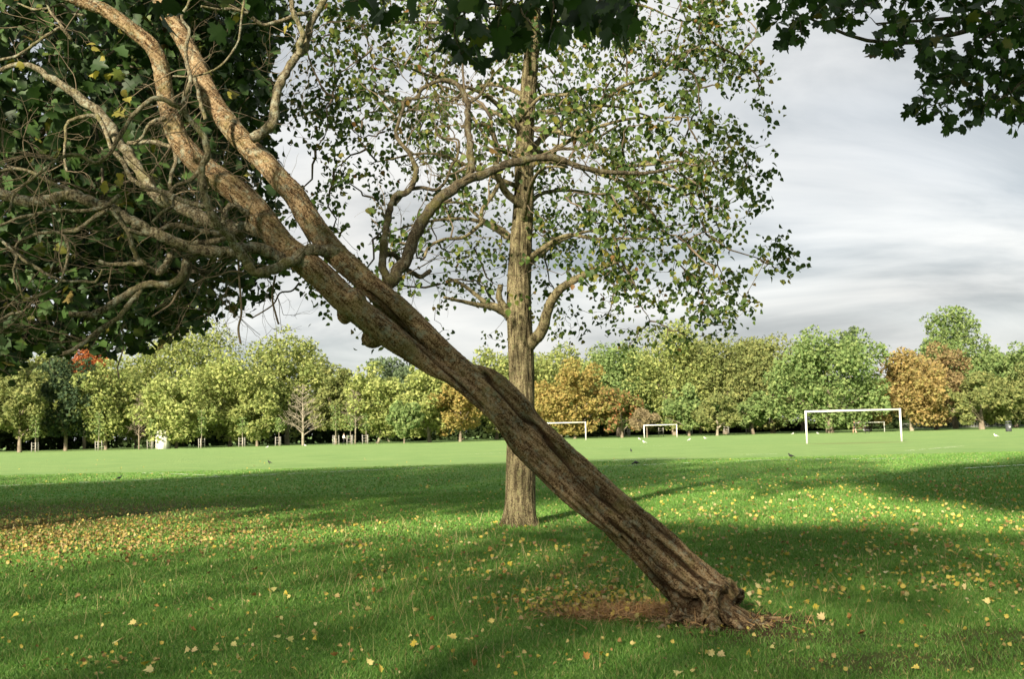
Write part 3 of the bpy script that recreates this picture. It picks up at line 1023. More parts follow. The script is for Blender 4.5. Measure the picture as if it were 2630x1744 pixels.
# ------------------------------------------------------------------ the upright tree behind it
def build_standing_tree():
    rg = np.random.default_rng(21)
    D = 16.0
    base = gp(1335, D)
    root = thing('standing_tree', 'upright tree with ribbed trunk and open green leafy crown behind the leaning tree', 'tree', base)
    ctr = [(1335, 1352), (1336, 1300), (1337, 1200), (1339, 1080), (1340, 960), (1337, 880), (1334, 800), (1334, 720), (1338, 620), (1345, 500), (1347, 400), (1352, 300), (1360, 200), (1368, 90), (1374, -30), (1380, -200), (1384, -420), (1386, -640)]
    wid = [86, 76, 73, 70, 66, 66, 64, 62, 58, 52, 50, 46, 42, 38, 33, 26, 16, 6]
    p, r = [], []
    for (x, y), w in zip(ctr, wid):
        p.append(tuple(P(x, y, D)))
        r.append(w / 2 * D / FPX)
    p, r = np.array(p), np.array(r)
    p[0, 2] = -0.05
    V, F = tube(p, r, 72, 420)
    # ribbed bark as relief
    c = catmull(np.c_[p, r], 420)
    Vr = V.reshape(420, 72, 3)
    fur = np.zeros((420, 72))
    for i in range(420):
        for j in range(72):
            d = Vr[i, j] - c[i, :3]
            rr = np.linalg.norm(d) + 1e-9
            an = j / 72 * 6.2832
            z = c[i, 2]
            a = mnoise.noise((math.cos(an) * 6.5, math.sin(an) * 6.5, z * 1.5))
            fur[i, j] = max(0, .2 - abs(a)) / .2
            b2 = mnoise.noise((math.cos(an) * 2, math.sin(an) * 2, z * 0.7 + 9))
            fl = 0.10 * math.exp(-z / 0.18) * (0.6 + math.sin(an * 5 + 1))
            Vr[i, j] = c[i, :3] + d / rr * (rr + (-.022 * fur[i, j] + 0.018 * b2) * min(1, rr / 0.15) + fl * 0.5)
    me = mesh_np('trunk', Vr.reshape(-1, 3) - np.array(tuple(base)), F, True)
    set_attr(me, 'furrow', fur.ravel() ** 1.3 * .85)
    link('trunk', me, M['stand_bark'], root)
    nodes = [catmull(np.c_[p, r], 60)[16:, :3]]
    traced = [
        (R6((1700, 1040), (1750, 980), (1810, 910), (1840, 800), (1880, 700), (1950, 620), (2050, 560), (2180, 500), (2330, 440)), 0, -1.2, 34, 12),
        (R6((1590, 830), (1560, 800), (1480, 760), (1380, 740), (1290, 720), (1150, 690)), 0, -1.0, 18, 7),
        (R6((1580, 790), (1540, 760), (1430, 720), (1350, 660), (1270, 600), (1180, 560)), 0, .8, 16, 7),
        (R6((1580, 790), (1555, 750), (1520, 690), (1530, 605)), -.1, -.3, 20, 15),
        (R4((360, 1060), (240, 1010), (210, 1005)), 0, -.5, 18, 14),
        (R4((380, 1060), (430, 1000), (500, 930), (580, 870), (680, 800), (760, 700)), 0, 1.2, 20, 8),
        (R4((330, 820), (400, 740), (510, 640), (650, 635), (800, 600), (940, 600)), -.1, -1.4, 11, 6),
        (R4((700, 900), (890, 720), (960, 640), (1040, 580), (1150, 540), (1260, 510), (1370, 410), (1500, 330)), -.4, -2.0, 12, 7),
        (R4((420, 860), (640, 890), (800, 930), (880, 1000), (980, 1060), (1060, 1110), (1250, 1100), (1400, 1080)), 0, -1.6, 16, 7),
        (R4((400, 1090), (500, 1040), (600, 1000), (760, 990), (900, 910), (1030, 830)), .1, 1.5, 10, 6),
        (R4((420, 1080), (700, 1100), (900, 1170), (1040, 1220), (1100, 1280), (1180, 1360), (1260, 1450)), 0, -1.8, 14, 8),
        (R3((1700, 1390), (1610, 1330), (1560, 1280), (1520, 1200), (1500, 1100), (1510, 1020), (1480, 900), (1440, 840), (1350, 840), (1270, 850)), -.1, -1.4, 22, 10),
        (R3((1520, 1230), (1470, 1320), (1410, 1400), (1400, 1480)) + R6((1410, 180), (1350, 240), (1270, 290), (1150, 300), (1050, 350), (1020, 420)), -.5, -1.6, 12, 7),
        (R3((1660, 1060), (1560, 1020), (1470, 960), (1380, 840), (1300, 700), (1290, 620)), 0, 1.5, 12, 6),
        (R4((340, 860), (200, 760), (60, 700), (-100, 600), (-260, 560)), 0, 1.8, 12, 5),
        (R4((1000, 1160), (1150, 1225), (1270, 1220), (1400, 1260), (1470, 1310)), -1.5, -1.9, 9, 6),
        (R6((1640, 330), (1540, 230), (1400, 160), (1280, 60), (1150, 50)), 0, 1.2, 13, 6),
        (R6((1700, 500), (1780, 420), (1900, 330), (2060, 260), (2250, 220)), 0, 1.5, 12, 6),
    ]
    for px, d0, d1, w0, w1 in traced:
        q, rr = lift(px, D + d0, D + d1, w0, w1)
        gg = Geo()
        gg.tube(q, rr, 10, len(px) * 7, 0.05, rg)
        link('limb', gg.mesh('limb', base, True), M['stand_bark'], root)
        nodes.append(catmull(np.c_[q, rr], len(px) * 5)[:, :3])
    # more limbs all round the trunk
    ax = lambda z: np.array([np.interp(z, p[:, 2], p[:, 0]), np.interp(z, p[:, 2], p[:, 1]), z])
    for k in range(24):
        z = 4.2 + k * 0.31
        an = k * 2.4 + rg.normal(0, .3)
        ln = rg.uniform(2.3, 3.5) * (1 if z < 9.5 else .65)
        d = np.array([math.cos(an), math.sin(an), 0])
        rise = rg.uniform(-0.1, .5)
        q = np.array([ax(z), ax(z) + d * ln * .3 + [0, 0, .12 * ln + rise * .2], ax(z) + d * ln * .65 + [0, 0, .1 * ln + rise * .5], ax(z) + d * ln + [0, 0, .02 * ln + rise]])
        q[1:3] += rg.normal(0, .1, (2, 3))
        gg = Geo()
        gg.tube(q, [.05, .034, .022, .01], 8, 24, 0.06, rg)
        link('limb', gg.mesh('limb', base, True), M['stand_bark'], root)
        nodes.append(catmull(q, 16))
    nodes = np.concatenate(nodes)

    # crown volume: a round crown with a drooping skirt
    def inside(q):
        z = q[:, 2]
        dx, dy = q[:, 0] - 0.28, q[:, 1] - D
        rr = np.hypot(dx, dy)
        an = np.arctan2(dy, dx)
        rmax = np.interp(z, [2.2, 2.9, 4.0, 6, 8.5, 10.5, 12, 12.6], [2.4, 3.4, 3.9, 3.85, 3.75, 3.0, 1.6, 0.3]) * (1 + .05 * np.sin(3 * an + z * 2.1) + .06 * np.sin(5 * an + z * 3.3 + 1))
        zmin = np.interp(rr, [0, 1, 2.2, 3.2, 4.2], [4.6, 4.1, 3.5, 2.9, 2.6]) + 0.45 * np.sin(4 * an + .6) * 0.5
        return (rr < rmax) & (z > zmin), rr / rmax, dx
    T = []
    while len(T) < 2500:
        q = np.c_[rg.uniform(-4.6, 5, 4000), rg.uniform(D - 4.7, D + 4.7, 4000), rg.uniform(2.2, 12.6, 4000)]
        ok, f, dx = inside(q)
        nz = np.array([mnoise.noise(v * 1.05) for v in q[ok]])
        w = (0.25 + 0.75 * f[ok] ** 1.5)
        lowleft = (dx[ok] < 0.3) & (q[ok][:, 2] < 6.3)
        w *= np.where(lowleft, 0.5, 1.0)
        keep = (rg.random(ok.sum()) < w) & (nz > rg.uniform(-.06, .12, ok.sum()))
        T += list(q[ok][keep])
    T = np.array(T[:2500])
    hub = T[::7]
    g1, nd = grow(nodes, hub, .017, .006, rg, sag=0.02, pts=7, seg=5, wob=.10)
    o = link('branchlets', g1.mesh('branchlets', base, True), M['stand_twig'], root)
    o['kind'] = 'stuff'
    g2, nd2 = grow(nd, T, .0062, .0028, rg, sag=0.02, pts=5, seg=3, wob=.12)
    o = link('twigs', g2.mesh('twigs', base), M['stand_twig'], root)
    o['kind'] = 'stuff'
    per = 9
    C = np.repeat(T, per, 0) + rg.normal(0, .088, (len(T) * per, 3)) * [1, 1, 1.1]
    # epicormic leaves close to the bole
    ep = np.array([ax(z) + np.r_[rg.normal(0, .28, 2), 0] for z in rg.uniform(4.3, 9, 260)])
    C = np.vstack([C, ep])
    sz = rg.uniform(.055, .11, len(C))
    foliage(root, base, ROUND, C, sz, frames(rg, len(C), .75, .25), M['stand_leaf'])


build_standing_tree()


# ------------------------------------------------------------------ maples: one at the left, one off to the right, one over the camera
def simple_trunk(root, base, h, r, rg, mat, lean=(0, 0), top=0.25, name='trunk'):
    g = Geo()
    p = [np.array([base[0] + lean[0] * t, base[1] + lean[1] * t, h * t - 0.05]) + (rg.normal(0, r * .3, 3) * [1, 1, 0] if 0 < t < 1 else 0) for t in np.linspace(0, 1, 7)]
    rr = r * np.array([1.35, 1.02, .95, .85, .7, .5, top])
    g.tube(p, rr, 20, 60, 0.04, rg)
    link(name, g.mesh(name, base, True), mat, root)
    return np.array(p)


def limb_to(root, base, a, b, r0, r1, rg, mat, arch=0.1, name='limb'):
    a, b = np.array(a, float), np.array(b, float)
    ln = np.linalg.norm(b - a)
    q = [a, a * .65 + b * .35 + [0, 0, arch * ln], a * .3 + b * .7 + [0, 0, arch * ln * .9], b]
    q = np.array(q)
    q[1:3] += rg.normal(0, .05 * ln, (2, 3))
    g = Geo()
    g.tube(q, np.linspace(r0, r1, 4), 8, 26, 0.05, rg)
    link(name, g.mesh(name, base, True), mat, root)
    return catmull(q, 16)


def in_poly(q, poly):
    x, y = q[:, 0], q[:, 1]
    ins = np.zeros(len(q), bool)
    n = len(poly)
    for i in range(n):
        x1, y1 = poly[i]
        x2, y2 = poly[(i + 1) % n]
        c = ((y1 > y) != (y2 > y)) & (x < (x2 - x1) * (y - y1) / (y2 - y1 + 1e-9) + x1)
        ins ^= c
    return ins


def build_left_maple():
    rg = np.random.default_rng(31)
    cx, cy, cz = -10.4, 14.6, 8.2
    base = Vector((cx, cy, 0))
    root = thing('maple_tree', 'dense dark maple crown hanging low behind the bare branches at the upper left', 'tree', base)
    tp = simple_trunk(root, base, 11.5, .36, rg, M['dark_bark'])
    nodes = [tp[2:]]
    for k in range(16):
        z = 3.0 + k * .45
        an = k * 2.4
        e = [cx + math.cos(an) * rg.uniform(3.5, 6), cy + math.sin(an) * rg.uniform(3, 5), z + rg.uniform(.2, 2)]
        nodes.append(limb_to(root, base, [cx, cy, z], e, .11, .03, rg, M['dark_bark'], .05))
    e = P(560, 300, 13.6)
    nodes.append(limb_to(root, base, [cx, cy, 4.6], tuple(e), .12, .03, rg, M['dark_bark'], .04))
    e = P(560, 700, 13.4)
    nodes.append(limb_to(root, base, [cx, cy, 3.4], tuple(e), .11, .03, rg, M['dark_bark'], .04))
    nodes = np.concatenate(nodes)
    # clumps of foliage
    cl = []
    nvis = noff = 0
    while nvis < 520:
        q = np.array([cx, cy, cz]) + rg.uniform(-1, 1, 3) * [7.3, 6.4, 5.9]
        u = np.abs((q - [cx, cy, cz]) / [7.3, 6.4, 5.9])
        if (u ** 4).sum() > 1.0 or (u ** 4).sum() < .10:
            continue
        # the low skirt rises and falls
        zlow = 2.55 + .35 * math.sin(q[0] * 1.3) + .25 * math.sin(q[1] * 1.7) + max(0, (q[0] + 8)) * 0.22
        if q[2] < zlow:
            continue
        s = proj([q])[0]
        if s[0] > 690 or s[1] > np.interp(s[0], [0, 50, 150, 280, 340, 470, 560, 700], [925, 890, 870, 872, 885, 832, 790, 740]):
            continue
        if s[0] > -250 and s[1] > -250 and s[2] > 0:
            nvis += 1
        else:
            noff += 1
            if noff > 260:
                continue
        cl.append(q)
    cl = np.array(cl)
    g1, _ = grow(nodes, cl, .016, .005, rg, sag=.02, pts=6, seg=4)
    o = link('branchlets', g1.mesh('branchlets', base, True), M['dark_bark'], root)
    o['kind'] = 'stuff'
    q = proj(cl)
    vis = (q[:, 0] > -350) & (q[:, 1] > -350)
    per = np.where(vis, 58, 11)
    C = np.repeat(cl, per, 0)
    C = C + rg.normal(0, 1, C.shape) * [.42, .42, .26]
    s = proj(C)
    ok = (s[:, 0] < 725 + 25 * np.sin(s[:, 1] * .03)) & (C[:, 2] > 2.3) & (s[:, 1] < np.interp(s[:, 0], [0, 40, 60, 150, 280, 340, 470, 560, 700], [975, 965, 915, 898, 902, 918, 862, 830, 775]) + 14 * np.sin(s[:, 0] * .05))
    C = C[ok]
    vis = in_frame(C, 300)
    sz = np.where(vis, rg.uniform(.12, .19, len(C)), rg.uniform(.22, .34, len(C)))
    out = (C - [cx, cy, cz]) / [7.3, 6.4, 5.9]
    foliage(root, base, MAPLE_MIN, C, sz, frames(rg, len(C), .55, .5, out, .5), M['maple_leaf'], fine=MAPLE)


build_left_maple()


def build_right_maple():
    rg = np.random.default_rng(41)
    cx, cy = 10.2, 11.6
    base = Vector((cx, cy, 0))
    root = thing('maple_tree', 'maple whose dark leafy boughs reach in at the upper right corner', 'tree', base)
    tp = simple_trunk(root, base, 12.5, .32, rg, M['dark_bark'])
    nodes = [tp[2:]]
    for x, y, d in ((2480, 130, 11.0), (2250, 60, 11.3), (2030, 30, 11.6), (2560, 260, 10.6)):
        e = P(x, y, d)
        nodes.append(limb_to(root, base, [cx, cy, 5.2 + rg.uniform(0, 1.4)], tuple(e), .06, .012, rg, M['dark_bark'], .06))
    for k in range(14):
        an = k * 2.4
        z = 5.5 + k * .4
        e = [cx + math.cos(an) * 3.8 + 1.0, cy + math.sin(an) * 3.8, z + 1]
        nodes.append(limb_to(root, base, [cx, cy, z], e, .08, .02, rg, M['dark_bark'], .05))
    nodes = np.concatenate(nodes)
    polys = [([(1945, -60), (2065, -60), (2070, 60), (2062, 110), (2052, 140), (2038, 105), (2000, 125), (1990, 90), (1950, 60)], 110),
             ([(2085, -60), (2270, -60), (2255, 20), (2200, 40), (2190, 85), (2160, 55), (2100, 70), (2085, 50)], 125),
             ([(2270, -60), (2630, -60), (2640, 60), (2540, 60), (2450, 70), (2440, 110), (2360, 130), (2330, 95), (2305, 145), (2250, 140), (2215, 115), (2225, 90), (2280, 60)], 310),
             ([(2355, 120), (2480, 125), (2520, 60), (2720, 40), (2720, 330), (2630, 330), (2600, 340), (2570, 290), (2500, 320), (2440, 350), (2420, 300), (2350, 300), (2325, 285), (2370, 220), (2360, 180)], 520)]
    C = []
    for poly, n in polys:
        a = np.array(poly)
        k = 0
        while k < n:
            x, y = rg.uniform(a[:, 0].min(), a[:, 0].max()), rg.uniform(a[:, 1].min(), a[:, 1].max())
            if in_poly(np.array([[x, y]]), poly)[0]:
                C.append(tuple(P(x, y, rg.uniform(10.1, 12.0))))
                k += 1
    C = np.array(C)
    # the rest of the crown, out of the picture
    T = []
    while len(T) < 5200:
        q = np.array([cx + 1.0, cy, 9.0]) + rg.uniform(-1, 1, (3000, 3)) * [5.2, 5.0, 4.6]
        u = (((q - [cx + 1, cy, 9.0]) / [5.2, 5.0, 4.6]) ** 2).sum(1)
        s = proj(q)
        bad = (s[:, 2] > 0) & (s[:, 0] < PW + 60) & (s[:, 1] > -70) & (s[:, 0] > -100)
        T += list(q[(u < 1) & (u > .3) & ~bad])
    T = np.array(T[:5200])
    g1, _ = grow(nodes, np.vstack([C[::5], T[::40]]), .008, .003, rg, sag=.03, pts=6, seg=4)
    o = link('twigs', g1.mesh('twigs', base, True), M['dark_bark'], root)
    o['kind'] = 'stuff'
    Call = np.vstack([C, T])
    sz = np.r_[rg.uniform(.10, .165, len(C)), rg.uniform(.2, .32, len(T))]
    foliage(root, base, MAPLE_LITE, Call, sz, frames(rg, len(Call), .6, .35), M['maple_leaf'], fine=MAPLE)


build_right_maple()


def build_overhead_maple():
    rg = np.random.default_rng(51)
    cx, cy = -5.0, -3.4
    base = Vector((cx, cy, 0))
    root = thing('maple_tree', 'maple whose drooping leaves hang darkly into the top middle edge', 'tree', base)
    tp = simple_trunk(root, base, 6.5, .26, rg, M['dark_bark'])
    nodes = [tp[2:]]
    for x, y, d in ((1400, -120, 4.8), (1200, -110, 4.6), (900, -100, 4.7), (560, -110, 4.5)):
        e = P(x, y, d)
        nodes.append(limb_to(root, base, [cx, cy, 3.4 + rg.uniform(0, 1.0)], tuple(e), .06, .012, rg, M['dark_bark'], .08))
    for k in range(14):
        an = k * 2.4
        e = [cx + math.cos(an) * 5, cy + math.sin(an) * 4, 4 + rg.uniform(.3, 2.0)]
        nodes.append(limb_to(root, base, [cx, cy, 3 + k * .22], e, .07, .02, rg, M['dark_bark'], .08))
    nodes = np.concatenate(nodes)
    polys = [([(1130, -90), (1640, -90), (1635, 45), (1620, 85), (1560, 105), (1480, 85), (1440, 105), (1390, 95), (1330, 110), (1290, 118), (1250, 105), (1225, 185), (1195, 150), (1160, 160), (1135, 105)], 230),
             ([(400, -90), (465, -90), (450, 30), (432, 70), (405, 55)], 8),
             ([(540, -90), (600, -90), (600, 40), (575, 85), (545, 40)], 8),
             ([(640, -90), (690, -90), (680, 40), (655, 20)], 5),
             ([(890, -90), (1085, -90), (1075, 35), (1045, 40), (1020, 20), (975, 45), (950, 40), (935, 5), (895, 5)], 22)]
    C = []
    for poly, n in polys:
        a = np.array(poly)
        k = 0
        while k < n:
            x, y = rg.uniform(a[:, 0].min(), a[:, 0].max()), rg.uniform(a[:, 1].min(), a[:, 1].max())
            if in_poly(np.array([[x, y]]), poly)[0]:
                C.append(tuple(P(x, y, rg.uniform(4.2, 5.3))))
                k += 1
    C = np.array(C)
    T = []
    while len(T) < 7200:
        q = np.array([cx, cy, 4.9]) + rg.uniform(-1, 1, (3000, 3)) * [8.0, 7.2, 2.1]
        u = (((q - [cx, cy, 4.9]) / [8.0, 7.2, 2.1]) ** 2).sum(1)
        s = proj(q)
        bad = (s[:, 2] > 0) & (s[:, 0] < PW + 150) & (s[:, 1] > -110) & (s[:, 0] > -150)
        near = np.linalg.norm(q - [0, 0, 1.5], axis=1) < 1.6
        T += list(q[(u < 1) & ~bad & ~near])
    T = np.vstack([np.array(T[:7200]), rg.normal(0, 1, (1300, 3)) * [1.5, .9, .5] + [-2.6, -.2, 5.7]])  # second set: extra out-of-view leaf cluster added to shade the hanging leaves
    T = T[T[:, 2] > 4.6]
    g1, _ = grow(nodes, np.vstack([C[::3], T[::50]]), .007, .003, rg, sag=.04, pts=6, seg=4)
    o = link('twigs', g1.mesh('twigs', base, True), M['dark_bark'], root)
    o['kind'] = 'stuff'
    Call = np.vstack([C, T])
    sz = np.r_[rg.uniform(.08, .125, len(C)), rg.uniform(.16, .24, len(T))]
    Fr = frames(rg, len(Call), 1.1, .1)
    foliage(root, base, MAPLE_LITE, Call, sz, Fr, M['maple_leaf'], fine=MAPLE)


build_overhead_maple()


# ------------------------------------------------------------------ crowns for the far trees and the tall trees behind the camera
def crown(rg, w, h, bottom, n, leaf, nclump=38, lobes=0.27, dome=1.0):
    """leaf sprays on the skins of many clumps; returns verts, faces. Crown is w wide (radius), from bottom to bottom+h"""
    c = []
    while len(c) < nclump:
        u = rg.normal(size=3)
        u /= np.linalg.norm(u)
        f = rg.uniform(.30, .88) ** .8 if rg.random() < .8 else rg.uniform(.85, 1.04)
        q = u * f * [w, w, h / 2]
        if u[2] < 0:
            q[:2] *= 1.0 + .12 * dome
        c.append(np.r_[q + [0, 0, bottom + h / 2], rg.uniform(.6, 1.25) * lobes * min(w, h / 2) * 1.15])
    c = np.array(c)
    pr = c[:, 3] ** 2
    k = rg.choice(len(c), n, p=pr / pr.sum())
    u = rg.normal(size=(n, 3))
    u /= np.linalg.norm(u, axis=1)[:, None]
    C = c[k, :3] + u * c[k, 3:4] * rg.uniform(.62, 1.05, (n, 1)) * [1, 1, .85]
    C[:, 2] = np.maximum(C[:, 2], bottom * .7 + rg.uniform(0, .5, n))
    sz = leaf * rg.uniform(.4, 1.35, n)
    Fr = frames(rg, n, .3, .3, u, .4)
    return scatter(TRI, C, sz, Fr)


LEAFC = {}


def far_leaf(key, a, b_, c=None, trans=0.33):
    c = c or tuple((x + y) / 2 * 1.25 for x, y in zip(a, b_))
    LEAFC[key] = leaf_mat('far_' + key, [(0, a), (0.55, b_), (0.92, c), (1, tuple(x * 1.15 for x in c))], trans=trans, rough=.8, spec=.08)


far_leaf('yellowgreen', (0.156, 0.203, 0.065), (0.244, 0.287, 0.094), (0.322, 0.34, 0.118))
far_leaf('lime', (0.187, 0.242, 0.077), (0.281, 0.324, 0.106), (0.353, 0.373, 0.136))
far_leaf('olive', (0.12, 0.152, 0.054), (0.192, 0.221, 0.078), (0.249, 0.258, 0.094))
far_leaf('green', (0.114, 0.181, 0.061), (0.177, 0.247, 0.087), (0.229, 0.286, 0.106))
far_leaf('dark', (0.038, 0.066, 0.036), (0.062, 0.096, 0.048), (0.10, 0.13, 0.05))
far_leaf('bluegreen', (0.090, 0.130, 0.070), (0.130, 0.175, 0.09))
far_leaf('gold', (0.215, 0.195, 0.060), (0.30, 0.255, 0.085), (0.33, 0.235, 0.08))
far_leaf('orange', (0.25, 0.20, 0.085), (0.33, 0.235, 0.09), (0.28, 0.26, 0.095))
far_leaf('rust', (0.20, 0.155, 0.08), (0.26, 0.185, 0.09), (0.22, 0.20, 0.085))
far_leaf('red', (0.30, 0.085, 0.035), (0.38, 0.14, 0.055), (0.30, 0.15, 0.05))
far_leaf('greenred', (0.125, 0.15, 0.05), (0.19, 0.20, 0.065), (0.30, 0.15, 0.075))
far_leaf('brownish', (0.18, 0.15, 0.085), (0.25, 0.205, 0.115))
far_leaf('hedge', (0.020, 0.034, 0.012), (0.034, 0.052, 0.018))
far_leaf('plane', (0.05, 0.09, 0.02), (0.08, 0.12, 0.03))


def build_far_trees():
    rg = np.random.default_rng(61)
    # px, top y, half width px, crown bottom y, distance, colour, trunk radius, label
    T = [
        (50, 965, 66, 1112, 152, 'olive', .28, 'yellow-green tree with bare lower trunk at the far left edge of the field'),
        (95, 905, 60, 1090, 176, 'yellowgreen', .3, 'pale yellow-green tree rising behind the dark tree at the far left'),
        (168, 940, 74, 1122, 158, 'dark', .3, 'dark green tree flecked with red leaves, far left tree line'),
        (216, 892, 54, 1040, 182, 'red', .25, 'orange-red tree top showing above the green trees at the left'),
        (272, 948, 78, 1118, 160, 'yellowgreen', .26, 'olive yellow-green tree just right of the dark tree'),
        (475, 828, 128, 1060, 186, 'yellowgreen', .5, 'tallest yellow-green tree of the left tree line'),
        (452, 972, 78, 1118, 156, 'lime', .24, 'bright lime-green tree in front of the tallest tree on the left'),
        (348, 1005, 60, 1120, 172, 'olive', .2, 'small olive tree behind the thin bare sapling on the left'),
        (590, 935, 92, 1112, 164, 'lime', .32, 'broad lime tree left of the high yellow dome'),
        (738, 890, 94, 1105, 174, 'yellowgreen', .4, 'high yellow-green dome behind the bare pale tree'),
        (660, 1010, 62, 1118, 160, 'yellowgreen', .2, 'low yellow-green tree between the lime tree and bare tree'),
        (862, 955, 52, 1108, 166, 'olive', .24, 'narrow dull olive tree right of the bare tree'),
        (968, 962, 72, 1112, 160, 'lime', .22, 'pale lime tree on a slanting trunk left of the leaning tree'),
        (1000, 930, 64, 1040, 190, 'bluegreen', .3, 'blue-green evergreen top peeping behind the pale lime tree'),
        (1038, 1040, 36, 1108, 150, 'green', .1, 'small round green tree on a thin stem'),
        (1104, 952, 74, 1112, 158, 'lime', .3, 'lime tree with stout pale trunk beneath the leaning stems'),
        (1182, 985, 66, 1108, 156, 'gold', .22, 'yellow-orange tree partly hidden under the leaning trunk'),
        (1276, 930, 84, 1095, 178, 'yellowgreen', .3, 'yellow-green tree filling the gap between the two near trunks'),
        (1440, 918, 92, 1095, 182, 'yellowgreen', .35, 'tall yellow-green tree behind the golden dome tree'),
        (1476, 962, 86, 1106, 162, 'gold', .26, 'golden dome-shaped tree just right of the upright trunk'),
        (1598, 1002, 58, 1106, 160, 'greenred', .22, 'green tree turning red at the top behind the middle goal'),
        (1662, 1056, 36, 1092, 154, 'brownish', .09, 'small grey-brown low tree above the middle goal post'),
        (1590, 912, 92, 1085, 186, 'green', .4, 'green tree behind the reddening tree'),
        (1735, 872, 106, 1090, 182, 'yellowgreen', .5, 'tall yellow-green tree with the highest top in the middle of the line'),
        (1770, 1010, 72, 1110, 164, 'green', .22, 'low green tree standing right of the middle goal'),
        (1865, 885, 100, 1095, 180, 'olive', .5, 'large olive tree left of the big green tree'),
        (1842, 1010, 52, 1096, 158, 'olive', .2, 'small olive tree on a pale forked trunk'),
        (1985, 890, 100, 1098, 178, 'olive', .45, 'olive tree directly left of the near white goal'),
        (1935, 1020, 70, 1110, 166, 'green', .25, 'low green tree in front of the olive trees'),
        (2132, 886, 128, 1108, 158, 'green', .62, 'big rounded green tree behind the near white goal'),
        (2194, 850, 26, 930, 196, 'bluegreen', .2, 'slim pointed poplar top above the big green tree'),
        (2235, 1000, 50, 1100, 176, 'olive', .3, 'olive tree behind the farthest small goal'),
        (2342, 930, 84, 1090, 160, 'orange', .3, 'orange tree on a pale trunk beside the near goal'),
        (2405, 898, 78, 1082, 170, 'rust', .35, 'rusty brown tree behind the orange tree'),
        (2455, 836, 84, 1060, 184, 'green', .45, 'tallest green tree above the rust-coloured tree at the right'),
        (2522, 980, 88, 1094, 158, 'olive', .42, 'brownish olive tree with thick trunk near the litter bin'),
        (2610, 898, 84, 1100, 176, 'green', .4, 'green tree at the far right edge'),
        (2690, 930, 80, 1105, 165, 'olive', .35, 'olive tree just cut by the right edge'),
        (-60, 900, 90, 1120, 165, 'yellowgreen', .35, 'yellow-green tree just cut by the left edge'),
        (-190, 930, 95, 1122, 168, 'lime', .35, 'lime tree beyond the left edge, first outside'),
        (-330, 910, 100, 1122, 172, 'yellowgreen', .35, 'yellow-green tree beyond the left edge, second outside'),
        (-480, 925, 100, 1125, 170, 'olive', .35, 'olive tree beyond the left edge, third outside'),
        (-640, 905, 105, 1125, 174, 'yellowgreen', .35, 'yellow-green tree beyond the left edge, fourth outside'),
        (2830, 905, 100, 1095, 172, 'yellowgreen', .35, 'yellow-green tree beyond the right edge, first outside'),
        (2980, 920, 100, 1092, 170, 'green', .35, 'green tree beyond the right edge, second outside'),
        (3140, 910, 100, 1090, 174, 'olive', .35, 'olive tree beyond the right edge, third outside'),
        (20, 960, 90, 1125, 200, 'olive', .3, 'olive tree in the back row, leftmost'),
        (150, 955, 90, 1125, 204, 'yellowgreen', .3, 'yellow-green tree in the back row behind the dark tree'),
        (330, 940, 90, 1120, 202, 'yellowgreen', .3, 'yellow-green back row tree left of the tallest one'),
        (560, 960, 90, 1120, 205, 'olive', .3, 'olive back row tree between the tallest tree and the yellow dome'),
        (850, 985, 80, 1115, 206, 'yellowgreen', .3, 'yellow-green back row tree behind the dull olive tree'),
        (940, 990, 70, 1115, 208, 'olive', .3, 'olive back row tree under the blue-green evergreen'),
        (1060, 965, 80, 1112, 206, 'yellowgreen', .3, 'yellow-green back row tree left of the lime tree under the stems'),
        (1190, 950, 80, 1110, 204, 'lime', .3, 'lime back row tree directly behind the leaning trunk'),
        (1365, 940, 80, 1105, 206, 'yellowgreen', .3, 'yellow-green back row tree hidden partly by the upright trunk'),
        (1520, 930, 80, 1100, 206, 'lime', .3, 'lime back row tree right of the golden dome'),
        (1665, 925, 80, 1098, 206, 'yellowgreen', .3, 'yellow-green back row tree above the grey-brown small tree'),
        (1800, 905, 80, 1098, 206, 'olive', .3, 'olive back row tree between the two highest middle trees'),
        (1925, 905, 80, 1094, 204, 'yellowgreen', .3, 'yellow-green back row tree between the olive trees'),
        (2060, 930, 80, 1094, 204, 'olive', .3, 'olive back row tree left of the big green tree'),
        (2275, 985, 50, 1090, 206, 'olive', .3, 'low olive back row tree left of the orange tree'),
        (2540, 930, 80, 1086, 206, 'olive', .3, 'olive back row tree right of the tallest green tree'),
    ]
    for k, (px, ty, hw, by, D, col, tr, label) in enumerate(T):
        b = gp(px, D)
        k_ = D / FPX
        top = P(px, ty, D).z
        bot = max(.9, P(px, by + (16 if px < 720 and D < 190 else 9), D).z)
        w = hw * k_
        h = top - bot
        root = thing('park_tree', label, 'tree', b, 0, 'trees along the far side of the field')
        w *= 1.22
        n = int(np.clip(150 * w * h, 4000, 17500))
        dome = 1.0
        V, F = crown(np.random.default_rng(700 + k), w * .95, h * 1.13, bot, n, .43, nclump=int(np.clip(w * h * 1.3, 40, 130)), lobes=.24 if w > 3.5 else .31)
        o = link('crown', mesh_np('crown', V, F), LEAFC[col], root)
        o['kind'] = 'stuff'
        mat = M['pale_bark'] if 'pale' in label else M['far_bark']
        rt = np.random.default_rng(900 + k)
        g = Geo()
        lean = rt.normal(0, .25) + (.9 if 'slanting' in label else 0)
        hh = bot + h * .45
        g.tube([(0, 0, -.1), (lean * .3, 0, bot * .6), (lean * .6, 0, bot + h * .15), (lean, 0, hh)], [tr * 1.25, tr, tr * .8, tr * .35], 10, 20, .05, rt)
        link('trunk', g.mesh('trunk', (0, 0, 0), True), mat, root)
        g = Geo()
